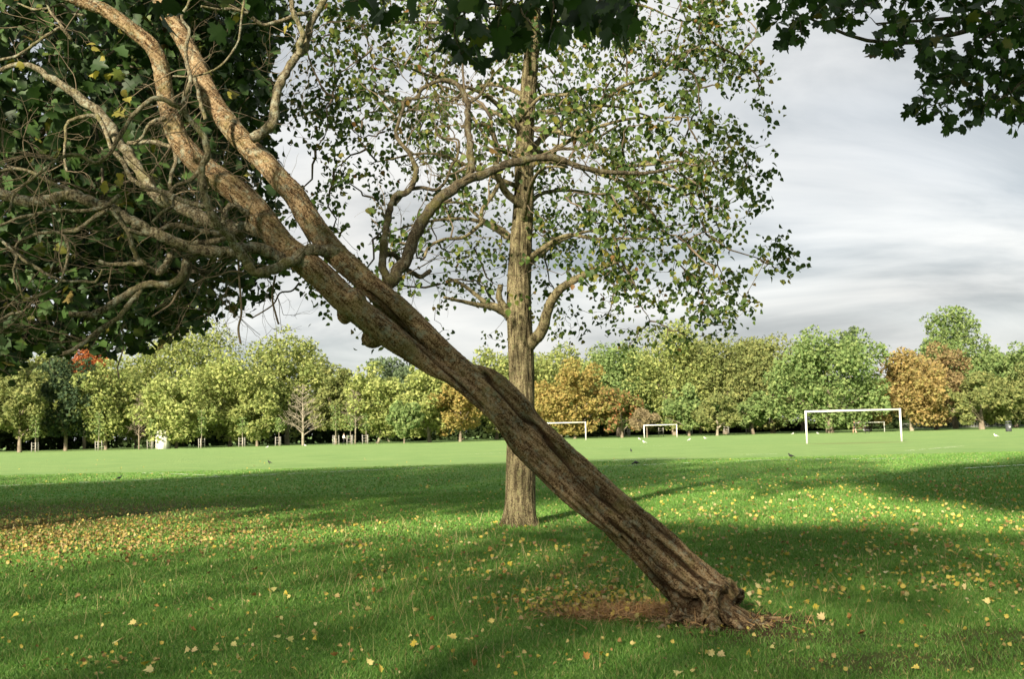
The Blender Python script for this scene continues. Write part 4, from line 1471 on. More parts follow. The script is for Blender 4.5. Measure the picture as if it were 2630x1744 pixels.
        for _ in range(5):
            an = rt.uniform(0, 6.28)
            g2 = Geo()
            z0 = bot + rt.uniform(0, h * .3)
            g2.tube([(lean * .6, 0, z0), (lean * .6 + math.cos(an) * w * .35, math.sin(an) * w * .35, z0 + h * .18), (lean * .6 + math.cos(an) * w * .7, math.sin(an) * w * .7, z0 + h * .3)], [tr * .4, tr * .28, tr * .1], 6, 10)
            link('limb', g2.mesh('limb', (0, 0, 0), True), mat, root)
        if col == 'greenred':
            V, F = crown(np.random.default_rng(1700 + k), w * .95, h * .9, bot + h * .12, n // 45, .35)
            o = link('turning_leaves', mesh_np('turning_leaves', V, F), LEAFC['red'], root)
            o['kind'] = 'stuff'

    # bare trees
    def bare(px, D, ty, hw, label, mat, tr, clear=.2):
        rb = np.random.default_rng(int(px))
        b = gp(px, D)
        H = P(px, ty, D).z
        W = hw * D / FPX
        root = thing('bare_tree', label, 'tree', b, 0, 'bare trees by the field')
        g = Geo()
        g.tube([(0, 0, -.1), (rb.normal(0, .1), 0, H * .4), (rb.normal(0, .15), 0, H)], [tr, tr * .7, tr * .1], 8, 24, .04, rb)
        link('trunk', g.mesh('trunk', (0, 0, 0), True), mat, root)
        tg = Geo()
        for j in range(34):
            z = H * (clear + (1 - clear) * (j / 34) * .92)
            an = j * 2.4
            ln = W * (1 - .72 * (j / 34)) * rb.uniform(.75, 1.1)
            d = np.array([math.cos(an), math.sin(an), 0])
            q = np.array([[0, 0, z], d * ln * .5 + [0, 0, z + ln * .32], d * ln + [0, 0, z + ln * .5]])
            g = Geo()
            g.tube(q, [tr * .32, tr * .2, tr * .06], 5, 8)
            link('limb', g.mesh('limb', (0, 0, 0), True), mat, root)
            for _ in range(12):
                t = rb.uniform(.3, 1)
                a = catmull(q, 9)[int(t * 8)]
                e = a + (d * .6 + rb.normal(0, .55, 3) + [0, 0, .45]) * ln * .32
                tg.tube([a, (a + e) / 2 + rb.normal(0, .06, 3), e], [.03, .024, .014], 3)
        o = link('twigs', tg.mesh('twigs'), mat, root)
        o['kind'] = 'stuff'
    bare(778, 152, 985, 58, 'bare pale tree with fan of leafless branches in the left tree line', M['pale_bark'], .22, .16)
    bare(357, 154, 1005, 30, 'thin leafless sapling standing before the left tree line', M['far_bark'], .13, .2)
    bare(912, 158, 985, 34, 'thin pale leafless tree beside the dull olive tree', M['pale_bark'], .12, .25)
    # dark hedge and undergrowth below the trees
    rh = np.random.default_rng(77)
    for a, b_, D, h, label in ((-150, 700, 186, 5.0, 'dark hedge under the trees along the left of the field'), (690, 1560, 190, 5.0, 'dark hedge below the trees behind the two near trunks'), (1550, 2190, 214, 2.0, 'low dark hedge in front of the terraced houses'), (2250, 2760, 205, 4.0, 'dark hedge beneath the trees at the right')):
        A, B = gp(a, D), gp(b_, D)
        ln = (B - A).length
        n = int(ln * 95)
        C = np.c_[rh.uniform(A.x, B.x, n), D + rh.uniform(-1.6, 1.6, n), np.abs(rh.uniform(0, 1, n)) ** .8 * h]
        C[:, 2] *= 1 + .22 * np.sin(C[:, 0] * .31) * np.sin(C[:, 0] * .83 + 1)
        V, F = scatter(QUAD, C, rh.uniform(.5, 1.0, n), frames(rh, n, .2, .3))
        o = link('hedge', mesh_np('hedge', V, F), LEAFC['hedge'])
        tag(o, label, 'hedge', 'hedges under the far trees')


build_far_trees()


# tall trees in a row behind the viewer: their shade lies over the near grass
def build_shade_trees():
    rg = np.random.default_rng(88)
    b0 = Vector((1.2, -0.6, 0))
    lt = thing('added_shade_tree', 'unseen tall tree added at the viewer to shade the right maple and right lawn', 'tree', (b0.x + 2.2, b0.y - 1.5, 0))  # unseen tree, added so its crown darkens the right maple's boughs
    g = Geo()
    g.tube([(0, 0, -.1), (-.2, 0, 4), (-1.2, .8, 9), (-2.2, 1.5, 14)], [.34, .28, .22, .06], 14, 40, .04, rg)
    link('trunk', g.mesh('trunk', (0, 0, 0), True), M['dark_bark'], lt)
    for j in range(8):
        an = j * 2.4
        g = Geo()
        z = 8.5 + j * .5
        x0, y0 = -1.2 - j * .1, .8 + j * .08
        g.tube([(x0, y0, z), (x0 + math.cos(an) * 1.6, y0 + math.sin(an) * 1.6, z + .9), (x0 + math.cos(an) * 3.2, y0 + math.sin(an) * 3.2, z + 1.3)], [.09, .06, .02], 6, 12)
        link('limb', g.mesh('limb', (0, 0, 0), True), M['dark_bark'], lt)
    V, F = crown(rg, 4.4, 7.0, 8.2, 7000, .42, nclump=40, lobes=.34)
    o = link('crown', mesh_np('crown', V + np.array([-2.2, 1.5, 0]), F), LEAFC['plane'], lt)
    o['kind'] = 'stuff'
    first = None
    spots = [(-47, -13), (-39, -12), (-33, -14), (-27, -12.5)]
    for k, (x, y) in enumerate(spots):
        label = f'tall plane tree in the row behind the viewer, {["first", "second", "third", "fourth"][k]} from the west'
        if first is None:
            first = thing('plane_tree', label, 'tree', (x, y, 0), 0, 'plane trees behind the viewer')
            simple = Geo()
            simple.tube([(0, 0, -.1), (.1, 0, 6), (-.1, .1, 13), (0, 0, 21)], [.5, .38, .3, .1], 14, 40, .04, rg)
            link('trunk', simple.mesh('trunk', (0, 0, 0), True), M['dark_bark'], first)
            for j in range(8):
                an = j * 2.4
                g = Geo()
                z = 14 + j * .6
                g.tube([(0, 0, z), (math.cos(an) * 2, math.sin(an) * 2, z + 1.6), (math.cos(an) * 3.8, math.sin(an) * 3.8, z + 2.4)], [.13, .09, .03], 6, 12)
                link('limb', g.mesh('limb', (0, 0, 0), True), M['dark_bark'], first)
            V, F = crown(rg, 5.6, 9.5, 15.2, 2700, .60, nclump=36, lobes=.34)
            o = link('crown', mesh_np('crown', V, F), LEAFC['plane'], first)
            o['kind'] = 'stuff'
        else:
            copy_tree(first, (x, y, 0), k * 1.3, label, [1, .9, 1.06, .95, 1.0][k])


build_shade_trees()


# ------------------------------------------------------------------ goals
def goal(pl, pr, D, label, r=.06, H=2.44):
    A, B = gp(pl, D), gp(pr, D)
    c = (A + B) / 2
    w = (B - A).length
    root = thing('football_goal', label, 'goal', c, math.atan2(B.y - A.y, B.x - A.x), 'football goals')
    for s in (-1, 1):
        g = Geo()
        g.tube([(s * w / 2, 0, -.05), (s * w / 2, 0, H + r)], [r, r], 14)
        link('post', g.mesh('post', (0, 0, 0), False), M['white'], root)
    g = Geo()
    g.tube([(-w / 2 + r * .9, 0, H), (w / 2 - r * .9, 0, H)], [r * .97, r * .97], 14)
    link('crossbar', g.mesh('crossbar'), M['white'], root)


goal(2073, 2316, 76.5, 'near white goal frame without a net at the right of the field', .075)
goal(1368, 1505, 138, 'white goal frame partly hidden behind the leaning trunk', .08)
goal(1655, 1739, 147, 'white goal frame in the middle of the far tree line', .07, 1.85)
goal(2198, 2272, 156, 'small far white goal frame seen through the near goal', .07, 1.5)


# ------------------------------------------------------------------ saplings in guards
def guards():
    xs = [(90, 150), (253, 151), (388, 152), (517, 153), (622, 154), (716, 155), (862, 152), (900, 154), (940, 155), (1612, 170), (1700, 172), (1772, 172), (1868, 172), (1925, 174)]
    words = ['guard round a sapling, first from the left edge', 'guard round a sapling, second from the left edge', 'guard round a sapling beside the white hut', 'guard round a sapling right of the white hut', 'guard round a sapling left of the bare pale tree', 'guard round a sapling before the high yellow dome',
             'guard round a sapling just left of the walker', 'guard round a sapling just right of the walker', 'guard round a sapling before the slanting trunk', 'guard left of the middle goal', 'guard inside the middle goal', 'guard just right of the middle goal', 'guard between the middle and near goals', 'guard left of the near goal']
    lf = LEAFC['green']
    for k, ((px, D), w) in enumerate(zip(xs, words)):
        rg = np.random.default_rng(300 + k)
        b = gp(px, D)
        root = thing('tree_guard', 'pale post-and-rail ' + w, 'tree guard', b, rg.uniform(0, 1), 'tree guards along the field')
        for j in range(3):
            an = j * 2.094 + .4
            x, y = math.cos(an) * .52, math.sin(an) * .52
            g = Geo()
            g.tube([(x, y, -.05), (x + rg.normal(0, .03), y, 1.45)], [.055, .05], 8)
            link('post', g.mesh('post'), M['guard'], root)
        for z in (.45, .9, 1.3):
            g = Geo()
            an = np.linspace(0, 2 * math.pi, 4) + .4
            g.tube(np.c_[np.cos(an) * .54, np.sin(an) * .54, np.full(4, z)], [.022] * 4, 5)
            link('rail', g.mesh('rail'), M['guard'], root)
        if k < 9:
            H = rg.uniform(4.2, 6.2)
            st = thing('sapling', 'young thin tree growing inside the ' + w.replace('guard round a sapling', 'guard'), 'tree', b, 0, 'saplings in guards')
            g = Geo()
            g.tube([(0, 0, 0), (.03, 0, H * .5), (0, 0, H)], [.05, .04, .01], 6, 12)
            link('stem', g.mesh('stem', (0, 0, 0), True), M['pale_bark'], st)
            n = 170
            C = np.c_[rg.normal(0, .38, n), rg.normal(0, .38, n), rg.uniform(2.2, H, n)]
            V, F = scatter(QUAD, C, rg.uniform(.12, .26, n), frames(rg, n))
            o = link('crown', mesh_np('crown', V, F), lf, st)
            o['kind'] = 'stuff'


guards()


# ------------------------------------------------------------------ houses beyond the trees, lodge, railings, bin
def houses():
    first = None
    pos = [(1640, 'behind the middle goal'), (1735, 'right of the middle goal'), (1830, 'behind the pale forked trunk'), (1925, 'left of the near goal'), (2150, 'inside the near goal frame'), (2235, 'behind the farthest small goal'), (2510, 'behind the thick trunk near the bin')]
    for k, (px, w_) in enumerate(pos):
        b = gp(px, 236)
        label = 'brick terraced house glimpsed between trunks ' + w_
        if first is None:
            first = thing('terraced_house', label, 'house', b, 0, 'terraced houses beyond the trees')
            g = Geo()
            g.box((0, 0, 3.1), (7.2, 7, 6.2))
            link('wall', g.mesh('wall'), M['brick'], first)
            g = Geo()
            g.add([(-3.6, -3.8, 6.1), (3.6, -3.8, 6.1), (3.6, 3.8, 6.1), (-3.6, 3.8, 6.1), (-3.6, 0, 9), (3.6, 0, 9)], [[0, 1, 5, 4], [2, 3, 4, 5], [0, 3, 2, 1]])
            g.add([(-3.6, -3.8, 6.1), (-3.6, 0, 9), (-3.6, 3.8, 6.1), (3.6, -3.8, 6.1), (3.6, 3.8, 6.1), (3.6, 0, 9)], [[0, 1, 2], [3, 4, 5]])
            link('roof', g.mesh('roof'), M['roof'], first)
            for x, z in ((-1.9, 1.6), (-1.9, 4.4), (1.5, 4.4), (0.4, 1.6)):
                g = Geo()
                for dx, dz, sx, sz in ((-.8, 0, .2, 1.9), (.8, 0, .2, 1.9), (0, .9, 1.4, .2), (0, -.9, 1.4, .2), (0, 0, 1.4, .12)):
                    g.box((x + dx, -3.55, z + dz), (sx, .16, sz))
                w = link('window', g.mesh('window'), M['white'], first)
                g = Geo()
                g.box((x, -3.52, z), (1.4, .05, 1.6))
                link('pane', g.mesh('pane'), M['glass'], w)
            g = Geo()
            g.box((2.6, -3.55, 1.05), (1.0, .12, 2.1))
            link('door', g.mesh('door'), M['white'], first)
        else:
            copy_tree(first, b, 0, label)


houses()


def lodge():
    b = gp(413, 152.5)
    root = thing('park_hut', 'small white rendered hut with rounded gable under the left trees', 'hut', b)
    g = Geo()
    g.box((0, 1.0, 1.15), (1.6, 2.0, 2.3))
    link('wall', g.mesh('wall'), M['render_wall'], root)
    g = Geo()
    an = np.linspace(0, math.pi, 13)
    f = np.c_[np.cos(an) * .79, np.full(13, .02), 2.3 + np.sin(an) * .55]
    bk = f + [0, 1.95, 0]
    g.add(np.vstack([f, bk]), [[i, i + 1, i + 14, i + 13] for i in range(12)])
    g.add(f, [[0, i + 1, i] for i in range(1, 12)])
    link('gable', g.mesh('gable'), M['render_wall'], root)
    g = Geo()
    g.box((.2, -.03, .85), (.7, .06, 1.7))
    link('door', g.mesh('door'), M['white'], root)


lodge()


def railings():
    A, B = gp(2320, 190), gp(2640, 190)
    ln = (B - A).length
    root = thing('park_railings', 'low grey park railings under the trees at the right', 'fence', A, math.atan2(B.y - A.y, B.x - A.x))
    for z in (.25, 1.05):
        g = Geo()
        g.box((ln / 2, 0, z), (ln, .05, .07))
        link('rail', g.mesh('rail'), M['rail'], root)
    g = Geo()
    n = int(ln / .3)
    for i in range(n):
        g.box((i * .3 + .1, 0, .62), (.05, .03, 1.22))
    o = link('bars', g.mesh('bars'), M['rail'], root)
    o['kind'] = 'stuff'


railings()


def litter_bin():
    b = gp(2591, 122)
    root = thing('litter_bin', 'dark litter bin standing on the grass at the far right', 'bin', b)
    g = Geo()
    g.tube([(0, 0, 0), (0, 0, .08), (0, 0, .9), (0, 0, .95)], [.30, .34, .36, .33], 18)
    link('body', g.mesh('body', (0, 0, 0), False), M['iron'], root)
    g = Geo()
    g.tube([(0, 0, 1.12), (0, 0, 1.18), (0, 0, 1.26), (0, 0, 1.3)], [.37, .38, .3, .12], 18)
    link('lid', g.mesh('lid', (0, 0, 0), False), M['iron'], root)
    for j in range(4):
        g = Geo()
        x, y = math.cos(j * 1.57 + .8) * .31, math.sin(j * 1.57 + .8) * .31
        g.box((x, y, 1.03), (.04, .04, .22))
        link('lid_post', g.mesh('lid_post'), M['iron'], root)
    g = Geo()
    g.box((0, -.352, .55), (.22, .02, .22))
    link('plate', g.mesh('plate'), M['rail'], root)


litter_bin()


# ------------------------------------------------------------------ birds
def bird(px, py, label, mat, group, sc=1.0, face=0.0, head_down=False, name='crow'):
    b = ground_px(px, py)
    root = thing(name, label, 'bird', b, face, group)
    root.scale = (sc,) * 3
    hz = .10 if head_down else .33
    hx = .21 if head_down else .13
    g = Geo()
    path = [(-.16, 0, .15), (-.10, 0, .165), (-.02, 0, .18), (.06, 0, .20), (.10, 0, .22 if not head_down else .17), (hx, 0, hz - .04 if not head_down else hz + .03), (hx + .02, 0, hz), (hx + .055, 0, hz)]
    g.tube(path, [.02, .05, .078, .075, .05, .042, .045, .015], 12, 40)
    link('body', g.mesh('body', (0, 0, 0), True), mat, root)
    g = Geo()
    g.tube([(hx + .05, 0, hz), (hx + .075, 0, hz - .004), (hx + .10, 0, hz - .014)], [.015, .011, .003], 8)
    link('beak', g.mesh('beak'), M['black'] if name == 'crow' else M['straw'], root)
    g = Geo()
    g.add([(-.12, -.035, .17), (-.12, .035, .17), (-.31, .045, .10), (-.31, -.045, .10), (-.12, -.035, .15), (-.12, .035, .15), (-.31, .045, .09), (-.31, -.045, .09)], [[0, 1, 2, 3], [7, 6, 5, 4], [0, 3, 7, 4], [1, 5, 6, 2], [3, 2, 6, 7], [0, 4, 5, 1]])
    link('tail', g.mesh('tail'), mat, root)
    for s in (-1, 1):
        g = Geo()
        g.tube([(.06, s * .055, .22), (-.02, s * .078, .205), (-.12, s * .06, .17), (-.24, s * .025, .13)], [.02, .034, .028, .006], 8, 14)
        link('wing', g.mesh('wing', (0, 0, 0), True), mat if name == 'crow' else M['rail'], root)
        g = Geo()
        g.tube([(.0, s * .03, .13), (-.01, s * .035, .06), (.01, s * .035, 0), (.05, s * .035, .004)], [.014, .008, .007, .004], 6)
        link('leg', g.mesh('leg'), M['black'] if name == 'crow' else M['straw'], root)


bird(692, 1193, 'black crow with raised head on the pale field left of the trunk', M['black'], 'crows on the field', .62, 2.6)
bird(1621, 1162, 'black crow seen from behind, upper of the two right of the trunk', M['black'], 'crows on the field', .62, 1.6)
bird(1634, 1196, 'black crow pecking, lower of the two right of the trunk', M['black'], 'crows on the field', .66, 3.3, True)
bird(2032, 1178, 'black crow standing upright below the near goal', M['black'], 'crows on the field', .66, 2.6)
bird(306, 1234, 'dark bird near the pitch line at the left', M['black'], 'crows on the field', .5, .6)
for k, (x, y, w, f) in enumerate([(1642, 1131, 'upper gull of the pair right of the trunk', 2.2), (1655, 1140, 'lower gull of the pair right of the trunk', 2.8), (1770, 1134, 'white gull on the field below the middle goal', .5), (1811, 1129, 'white gull right of and beyond the middle goal', 2.9), (2558, 1124, 'white gull before the litter bin', 2.5), (686, 1152, 'white gull above the left crow', .3), (784, 1147, 'white gull before the bare pale tree', 2.9), (2036, 1117, 'white gull left of the near goal', .2), (2100, 1116, 'white gull inside the near goal', 2.0)]):
    bird(x, y, w if w.startswith('white') else 'white ' + w, M['gull'], 'gulls on the field', .85, f, False, 'gull')


# ------------------------------------------------------------------ people
def person(px, D, label, top, legs, stride, rz, bare_legs=False, hold=None):
    b = gp(px, D)
    root = thing('person', label, 'person', b, rz)
    s = stride
    verts = {'pelvis': (0, 0, .95, .13), 'waist': (0, 0, 1.10, .115), 'chest': (.02, 0, 1.33, .14), 'neck': (.03, 0, 1.49, .06), 'head': (.05, 0, 1.60, .085), 'crown': (.05, 0, 1.70, .08),
             'lhip': (0, .10, .90, .095), 'lknee': (s * .5 + .05, .11, .50, .065), 'lank': (s * .6, .11, .09, .042), 'ltoe': (s * .6 + .16, .12, .03, .035),
             'rhip': (0, -.10, .90, .095), 'rknee': (-s * .2 + .06, -.11, .50, .065), 'rank': (-s * .75, -.11, .10, .042), 'rtoe': (-s * .75 + .15, -.12, .03, .035),
             'lsh': (.02, .18, 1.42, .065), 'lel': (-s * .25, .24, 1.14, .045), 'lwr': (.10 - s * .2, .24, .92, .034), 'lfi': (.14 - s * .2, .23, .82, .03),
             'rsh': (.02, -.18, 1.42, .065), 'rel': (s * .2, -.24, 1.14, .045), 'rwr': (.18 + s * .2, -.22, .97, .034), 'rfi': (.25 + s * .2, -.21, .90, .03)}
    names = list(verts)
    ed = [('pelvis', 'waist'), ('waist', 'chest'), ('chest', 'neck'), ('neck', 'head'), ('head', 'crown'), ('pelvis', 'lhip'), ('lhip', 'lknee'), ('lknee', 'lank'), ('lank', 'ltoe'), ('pelvis', 'rhip'), ('rhip', 'rknee'), ('rknee', 'rank'), ('rank', 'rtoe'),
          ('chest', 'lsh'), ('lsh', 'lel'), ('lel', 'lwr'), ('lwr', 'lfi'), ('chest', 'rsh'), ('rsh', 'rel'), ('rel', 'rwr'), ('rwr', 'rfi')]
    me = bpy.data.meshes.new('body')
    me.from_pydata([verts[n][:3] for n in names], [(names.index(a), names.index(c)) for a, c in ed], [])
    tmp = bpy.data.objects.new('tmp', me)
    COL.objects.link(tmp)
    tmp.modifiers.new('skin', 'SKIN')
    sv = me.skin_vertices[0].data
    for i, n in enumerate(names):
        sv[i].radius = (verts[n][3],) * 2
        sv[i].use_root = n == 'pelvis'
    sub = tmp.modifiers.new('sub', 'SUBSURF')
    sub.levels = 2
    dg = bpy.context.evaluated_depsgraph_get()
    m2 = bpy.data.meshes.new_from_object(tmp.evaluated_get(dg))
    bpy.data.objects.remove(tmp)
    m2.materials.clear()
    for m in (M['skin'], top, legs, M['cloth_black']):
        m2.materials.append(m)
    for f in m2.polygons:
        z, y = f.center.z, abs(f.center.y)
        f.use_smooth = True
        if z > 1.50:
            f.material_index = 0
        elif z > .98 or (z > .88 and y > .19 and f.center.x < 9 and z > .98):
            f.material_index = 1
        elif y > .185 and z > .7:
            f.material_index = 0
        elif z > (.62 if bare_legs else .1):
            f.material_index = 2
        elif z > .1:
            f.material_index = 0
        else:
            f.material_index = 3
    link('body', m2, None, root)
    g = Geo()
    bm = bmesh.new()
    bmesh.ops.create_icosphere(bm, subdivisions=2, radius=.115)
    V = np.array([tuple(v.co) for v in bm.verts]) * [1, .88, 1] + [.03, 0, 1.675]
    V[:, 0] -= np.maximum(0, V[:, 0] - .1)
    V[:, 2] = np.maximum(V[:, 2], 1.63)
    F = np.array([[v.index for v in f.verts] for f in bm.faces])
    bm.free()
    g.add(V, F)
    link('hair', g.mesh('hair', (0, 0, 0), True), M['dark_bark'], root)


person(883, 150, 'person in a pale top and dark trousers walking at the left tree line', M['cloth_white'], M['cloth_black'], .38, .5)
person(2196, 140, 'person in black top and shorts with bare legs, seen through the near goal', M['cloth_black'], M['cloth_black'], .32, 2.6, True)


def dog():
    b = gp(2227, 140)
    root = thing('dog', 'small black dog with white chest beside the person in shorts', 'dog', b, 2.7)
    g = Geo()
    g.tube([(-.32, 0, .42), (-.22, 0, .45), (0, 0, .43), (.2, 0, .45), (.32, 0, .52), (.42, 0, .66), (.52, 0, .68), (.64, 0, .64)], [.06, .12, .115, .15, .11, .085, .085, .035], 12, 40)
    for x, s in ((.2, 1), (.2, -1)):
        g.tube([(x, s * .08, .40), (x + .01, s * .085, .2), (x, s * .085, 0), (x + .05, s * .085, .01)], [.06, .035, .028, .03], 8, 14)
        g.tube([(-.24, s * .07, .40), (-.17, s * .085, .27), (-.27, s * .085, .14), (-.25, s * .085, 0), (-.20, s * .085, .01)], [.085, .05, .03, .028, .03], 8, 16)
    link('body', g.mesh('body', (0, 0, 0), True), M['black'], root)
    g = Geo()
    g.tube([(-.34, 0, .44), (-.46, 0, .50), (-.54, 0, .62)], [.03, .025, .012], 8, 12)
    link('tail', g.mesh('tail', (0, 0, 0), True), M['black'], root)
    g = Geo()
    g.tube([(.28, 0, .36), (.36, 0, .46), (.40, 0, .56)], [.05, .085, .06], 10, 12)
    link('chest', g.mesh('chest', (0, 0, 0), True), M['gull'], root)
    for s in (-1, 1):
        g = Geo()
        g.tube([(.45, s * .05, .73), (.44, s * .07, .80), (.45, s * .075, .84)], [.03, .022, .005], 6)
        link('ear', g.mesh('ear'), M['black'], root)


dog()


# ------------------------------------------------------------------ fallen leaves
def fallen():
    rg = np.random.default_rng(101)
    kinds = [('yellow', MAPLE, M['yellow_leaf'], 'bright yellow fallen leaf lying in the near grass', 'yellow leaves fallen in the near grass'),
             ('tan', CURL, M['tan_leaf'], 'pale tan curled leaf lying in the near grass', 'tan curled leaves in the near grass'),
             ('brown', CURL, M['brown_leaf'], 'reddish brown dry leaf lying in the near grass', 'brown dry leaves in the near grass')]
    meshes = [mesh_np('fallen_leaf', t[0], t[1]) for _, t, _, _, _ in kinds]
    # single leaves: (px, py) sampled over the near lawn
    pts = [(1085, 1712), (1165, 1710), (940, 1578), (1108, 1602), (895, 1486), (885, 1490), (657, 1540), (665, 1547), (745, 1545), (1935, 1645), (800, 1640), (730, 1620), (545, 1555), (330, 1558), (265, 1618), (492, 1622), (205, 1712), (1240, 1690), (1380, 1700), (1310, 1690), (1250, 1480), (1375, 1455), (1100, 1470), (720, 1600), (780, 1642), (1570, 1560), (1705, 1560), (1660, 1545), (870, 1440), (1540, 1550)]
    while len(pts) < 300:
        x = rg.uniform(0, PW)
        y = rg.uniform(1400, 1744)
        dens = .42 + .3 * (x > 900) * (y < 1560) + .5 * (x > 1850) * (y < 1560) - .12 * (x < 300)
        if rg.random() < dens:
            pts.append((x, y))
    for x, y in pts:
        b = ground_px(x, y)
        k = rg.choice(3, p=[.68, .22, .10])
        o = link('fallen_leaf', meshes[k], kinds[k][2])
        tag(o, kinds[k][3], 'leaf', kinds[k][4])
        s = rg.uniform(.034, .07) * (1.25 if len(pts) and rg.random() < .1 else 1)
        o.location = (b.x, b.y, .03 + rg.uniform(0, .02))
        o.rotation_euler = (rg.normal(0, .6), rg.normal(0, .6), rg.uniform(0, 6.28))
        o.scale = (s * rg.uniform(.55, 1.05), s * rg.uniform(.7, 1.05), s * rg.uniform(.6, 1.8))
    # the many farther leaves
    xs, C, sz = [], [], []

    def add(n, fx, fy, s0, s1, ymin=None):
        for _ in range(n):
            x, y = fx(), fy()
            b = ground_px(x, y)
            C.append((b.x, b.y, .035 + rg.uniform(0, .02)))
            sz.append(rg.uniform(s0, s1))
    add(1000, lambda: rg.uniform(1500, 2680), lambda: 1215 + abs(rg.normal(0, 90)), .045, .085)
    add(560, lambda: 2630 - abs(rg.normal(0, 500)), lambda: rg.uniform(1230, 1540), .035, .07)
    add(500, lambda: rg.uniform(-50, 1500), lambda: rg.uniform(1250, 1420), .04, .07)
    add(260, lambda: rg.uniform(-50, 2680), lambda: rg.uniform(1180, 1260), .06, .10)
    add(420, lambda: rg.normal(1500, 110), lambda: rg.normal(1550, 20), .03, .065)
    add(300, lambda: rg.uniform(900, 1600), lambda: rg.uniform(1390, 1500), .03, .06)
    add(650, lambda: rg.uniform(-50, 2680), lambda: rg.uniform(1400, 1750), .018, .042)
    add(500, lambda: rg.uniform(1500, 2680), lambda: rg.uniform(1280, 1540), .025, .055)
    C, sz = np.array(C), np.array(sz)
    Fr = frames(rg, len(C), 0.0, 1.0)
    V, F = scatter(CURL_LITE, C, sz * .82, Fr)
    o = link('leaf_litter', mesh_np('leaf_litter', V, F), M['litter'])
    o['kind'] = 'stuff'
    o['label'] = 'scattered yellow and tan leaves over the lawn'
    # dense orange litter below the left maple
    C = []
    for _ in range(3800):
        x = -40 + abs(rg.normal(0, 480))
        y = rg.normal(1385 - x * .035, 34)
        if y < 1300 or y > 1500:
            continue
        b = ground_px(x, y)
        C.append((b.x, b.y, .03 + rg.uniform(0, .03)))
    C = np.array(C)
    V, F = scatter(CURL_LITE, C, rg.uniform(.022, .055, len(C)), frames(rg, len(C), 0, .9))
    o = link('leaf_litter', mesh_np('leaf_litter', V, F), M['orange_litter'])
    o['kind'] = 'stuff'
    o['label'] = 'thick orange leaf litter under the dark maple'
    # bits of straw and bark chips round the foot of the leaning tree
    n = 2600
    st = ground_px(1620, 1578)
    bs = ground_px(1830, 1600)
    a = np.c_[rg.normal(st.x, .33, n), rg.normal(st.y, .17, n), rg.uniform(.004, .05, n)]
    a2 = np.c_[rg.normal(bs.x + .05, .36, n // 9), rg.normal(bs.y - .1, .2, n // 9), rg.uniform(.004, .03, n // 9)]
    a = np.vstack([a, a2])
    blade = (np.array([[-.04, 0, 0], [.04, 0, 0], [0, 1, .1]]), np.array([[0, 1, 2]]))
    V, F = scatter(blade, a, rg.uniform(.05, .14, len(a)), frames(rg, len(a), .0, 1.0))
    V[:, 2] = np.maximum(V[:, 2], .004)
    o = link('dry_needles', mesh_np('dry_needles', V, F), M['pine_litter'])
    o['kind'] = 'stuff'
    o['label'] = 'rusty dry straw beside the foot of the leaning tree'


fallen()


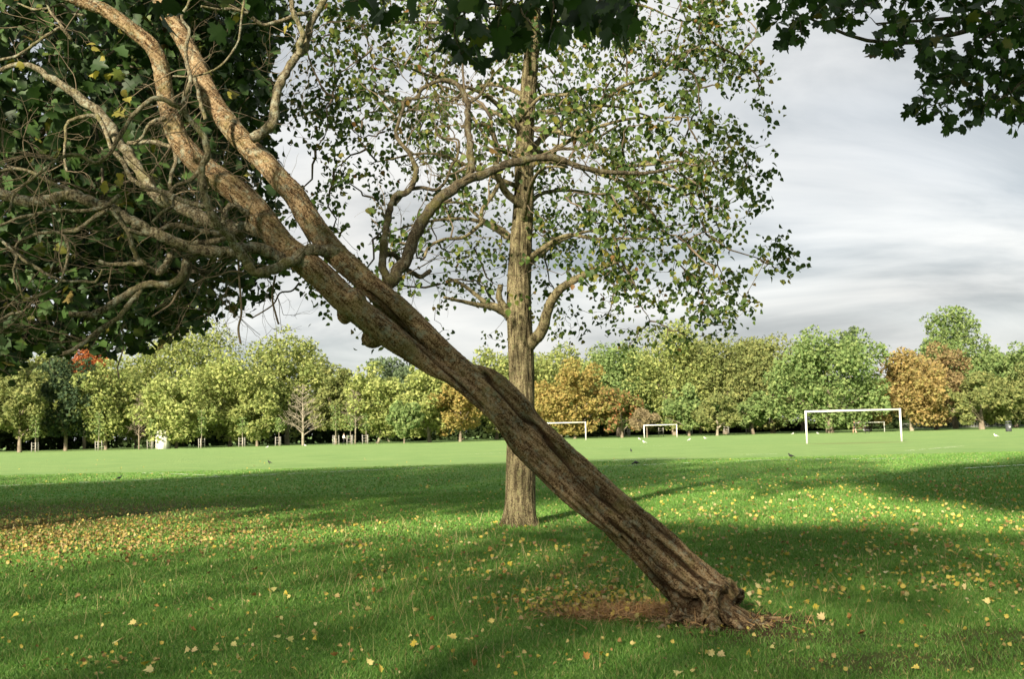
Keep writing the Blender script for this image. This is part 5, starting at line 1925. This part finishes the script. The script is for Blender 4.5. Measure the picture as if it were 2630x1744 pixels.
# ------------------------------------------------------------------ grass
def grass():
    rg = np.random.default_rng(111)
    bs = ground_px(1830, 1600)
    st = ground_px(1610, 1578)
    Vs, n_ = [], 0
    bands = [(5.0, 9.0, 5200, .042, .0038), (9.0, 14.0, 2300, .045, .0062), (14.0, 25.0, 540, .05, .011), (25, 46, 110, .045, .022)]
    for y0, y1, dens, h, w in bands:
        area = .62 * (y1 ** 2 - y0 ** 2)
        n = int(area * dens)
        y = np.sqrt(rg.uniform(y0 ** 2, y1 ** 2, n))
        x = rg.uniform(-.62, .62, n) * y
        keep = np.ones(n, bool)
        d1 = np.hypot((x - bs.x - .12) / .62, (y - bs.y) / .48)
        d2 = np.hypot((x - st.x) / .62, (y - st.y) / .32)
        keep &= rg.random(n) < np.clip((d1 - .55) * 1.8, .04, 1)
        keep &= rg.random(n) < np.clip((d2 - .5) * 1.8, .10, 1)
        for px_, py_, rx_, ry_ in ((2330, 1700, 1.0, .35), (2050, 1640, .7, .3), (2560, 1640, .6, .4)):
            q_ = ground_px(px_, py_)
            keep &= rg.random(n) < np.clip(np.hypot((x - q_.x) / rx_, (y - q_.y) / ry_) * .9 + .05 * np.sin(x * 23) , .35, 1)
        d3 = np.hypot((x + 10.5) / 6.5, (y - 20.5) / 5)
        keep &= rg.random(n) < np.clip((d3 - .4) * 1.6, .25, 1)
        x, y = x[keep], y[keep]
        n = len(x)
        # uneven height in soft tufts
        tuft = .75 + .35 * np.sin(x * 3.1 + np.sin(y * 2.3) * 1.5) * np.sin(y * 2.7 + np.sin(x * 1.7)) + .2 * np.sin(x * 9 + y * 7)
        hh = h * rg.uniform(.45, 1.35, n) * np.clip(tuft, .45, 1.4)
        an = rg.uniform(0, 6.28, n)
        ln = rg.normal(0, .55, (n, 2)) * hh[:, None]
        ww = w * rg.uniform(.6, 1.3, n)
        a = np.c_[x - np.cos(an) * ww, y - np.sin(an) * ww, np.zeros(n)]
        b = np.c_[x + np.cos(an) * ww, y + np.sin(an) * ww, np.zeros(n)]
        c = np.c_[x + ln[:, 0], y + ln[:, 1], hh]
        Vs.append(np.stack([a, b, c], 1).reshape(-1, 3))
    V = np.concatenate(Vs)
    F = np.arange(len(V)).reshape(-1, 3)
    o = link('grass', mesh_np('grass', V, F), M['grass'])
    o['kind'] = 'stuff'
    o['label'] = 'short green grass blades of the near lawn'
    # taller straw-coloured stems
    n = 800
    px = np.where(rg.random(n) < .6, rg.normal(1350, 330, n), rg.uniform(0, PW, n))
    py = np.where(rg.random(n) < .75, rg.normal(1480, 85, n), rg.uniform(1330, 1744, n))
    g = Geo()
    V, F = [], []
    for x, y in zip(px, py):
        if y < 1320:
            continue
        b = ground_px(x, min(y, 1760))
        h = rg.uniform(.09, .24)
        d = rg.normal(0, .42, 2) * h
        w = .0016 * (b.y / 8)
        i = len(V)
        V += [(b.x - w, b.y, 0), (b.x + w, b.y, 0), (b.x + d[0] * .45 - w * .7, b.y + d[1] * .45, h * .6), (b.x + d[0] * .45 + w * .7, b.y + d[1] * .45, h * .6), (b.x + d[0], b.y + d[1], h)]
        F += [[i, i + 1, i + 3], [i, i + 3, i + 2], [i + 2, i + 3, i + 4]]
    o = link('dry_grass', mesh_np('dry_grass', np.array(V), np.array(F)), M['straw'])
    o['kind'] = 'stuff'
    o['label'] = 'thin straw-coloured grass stems in the near lawn'


grass()
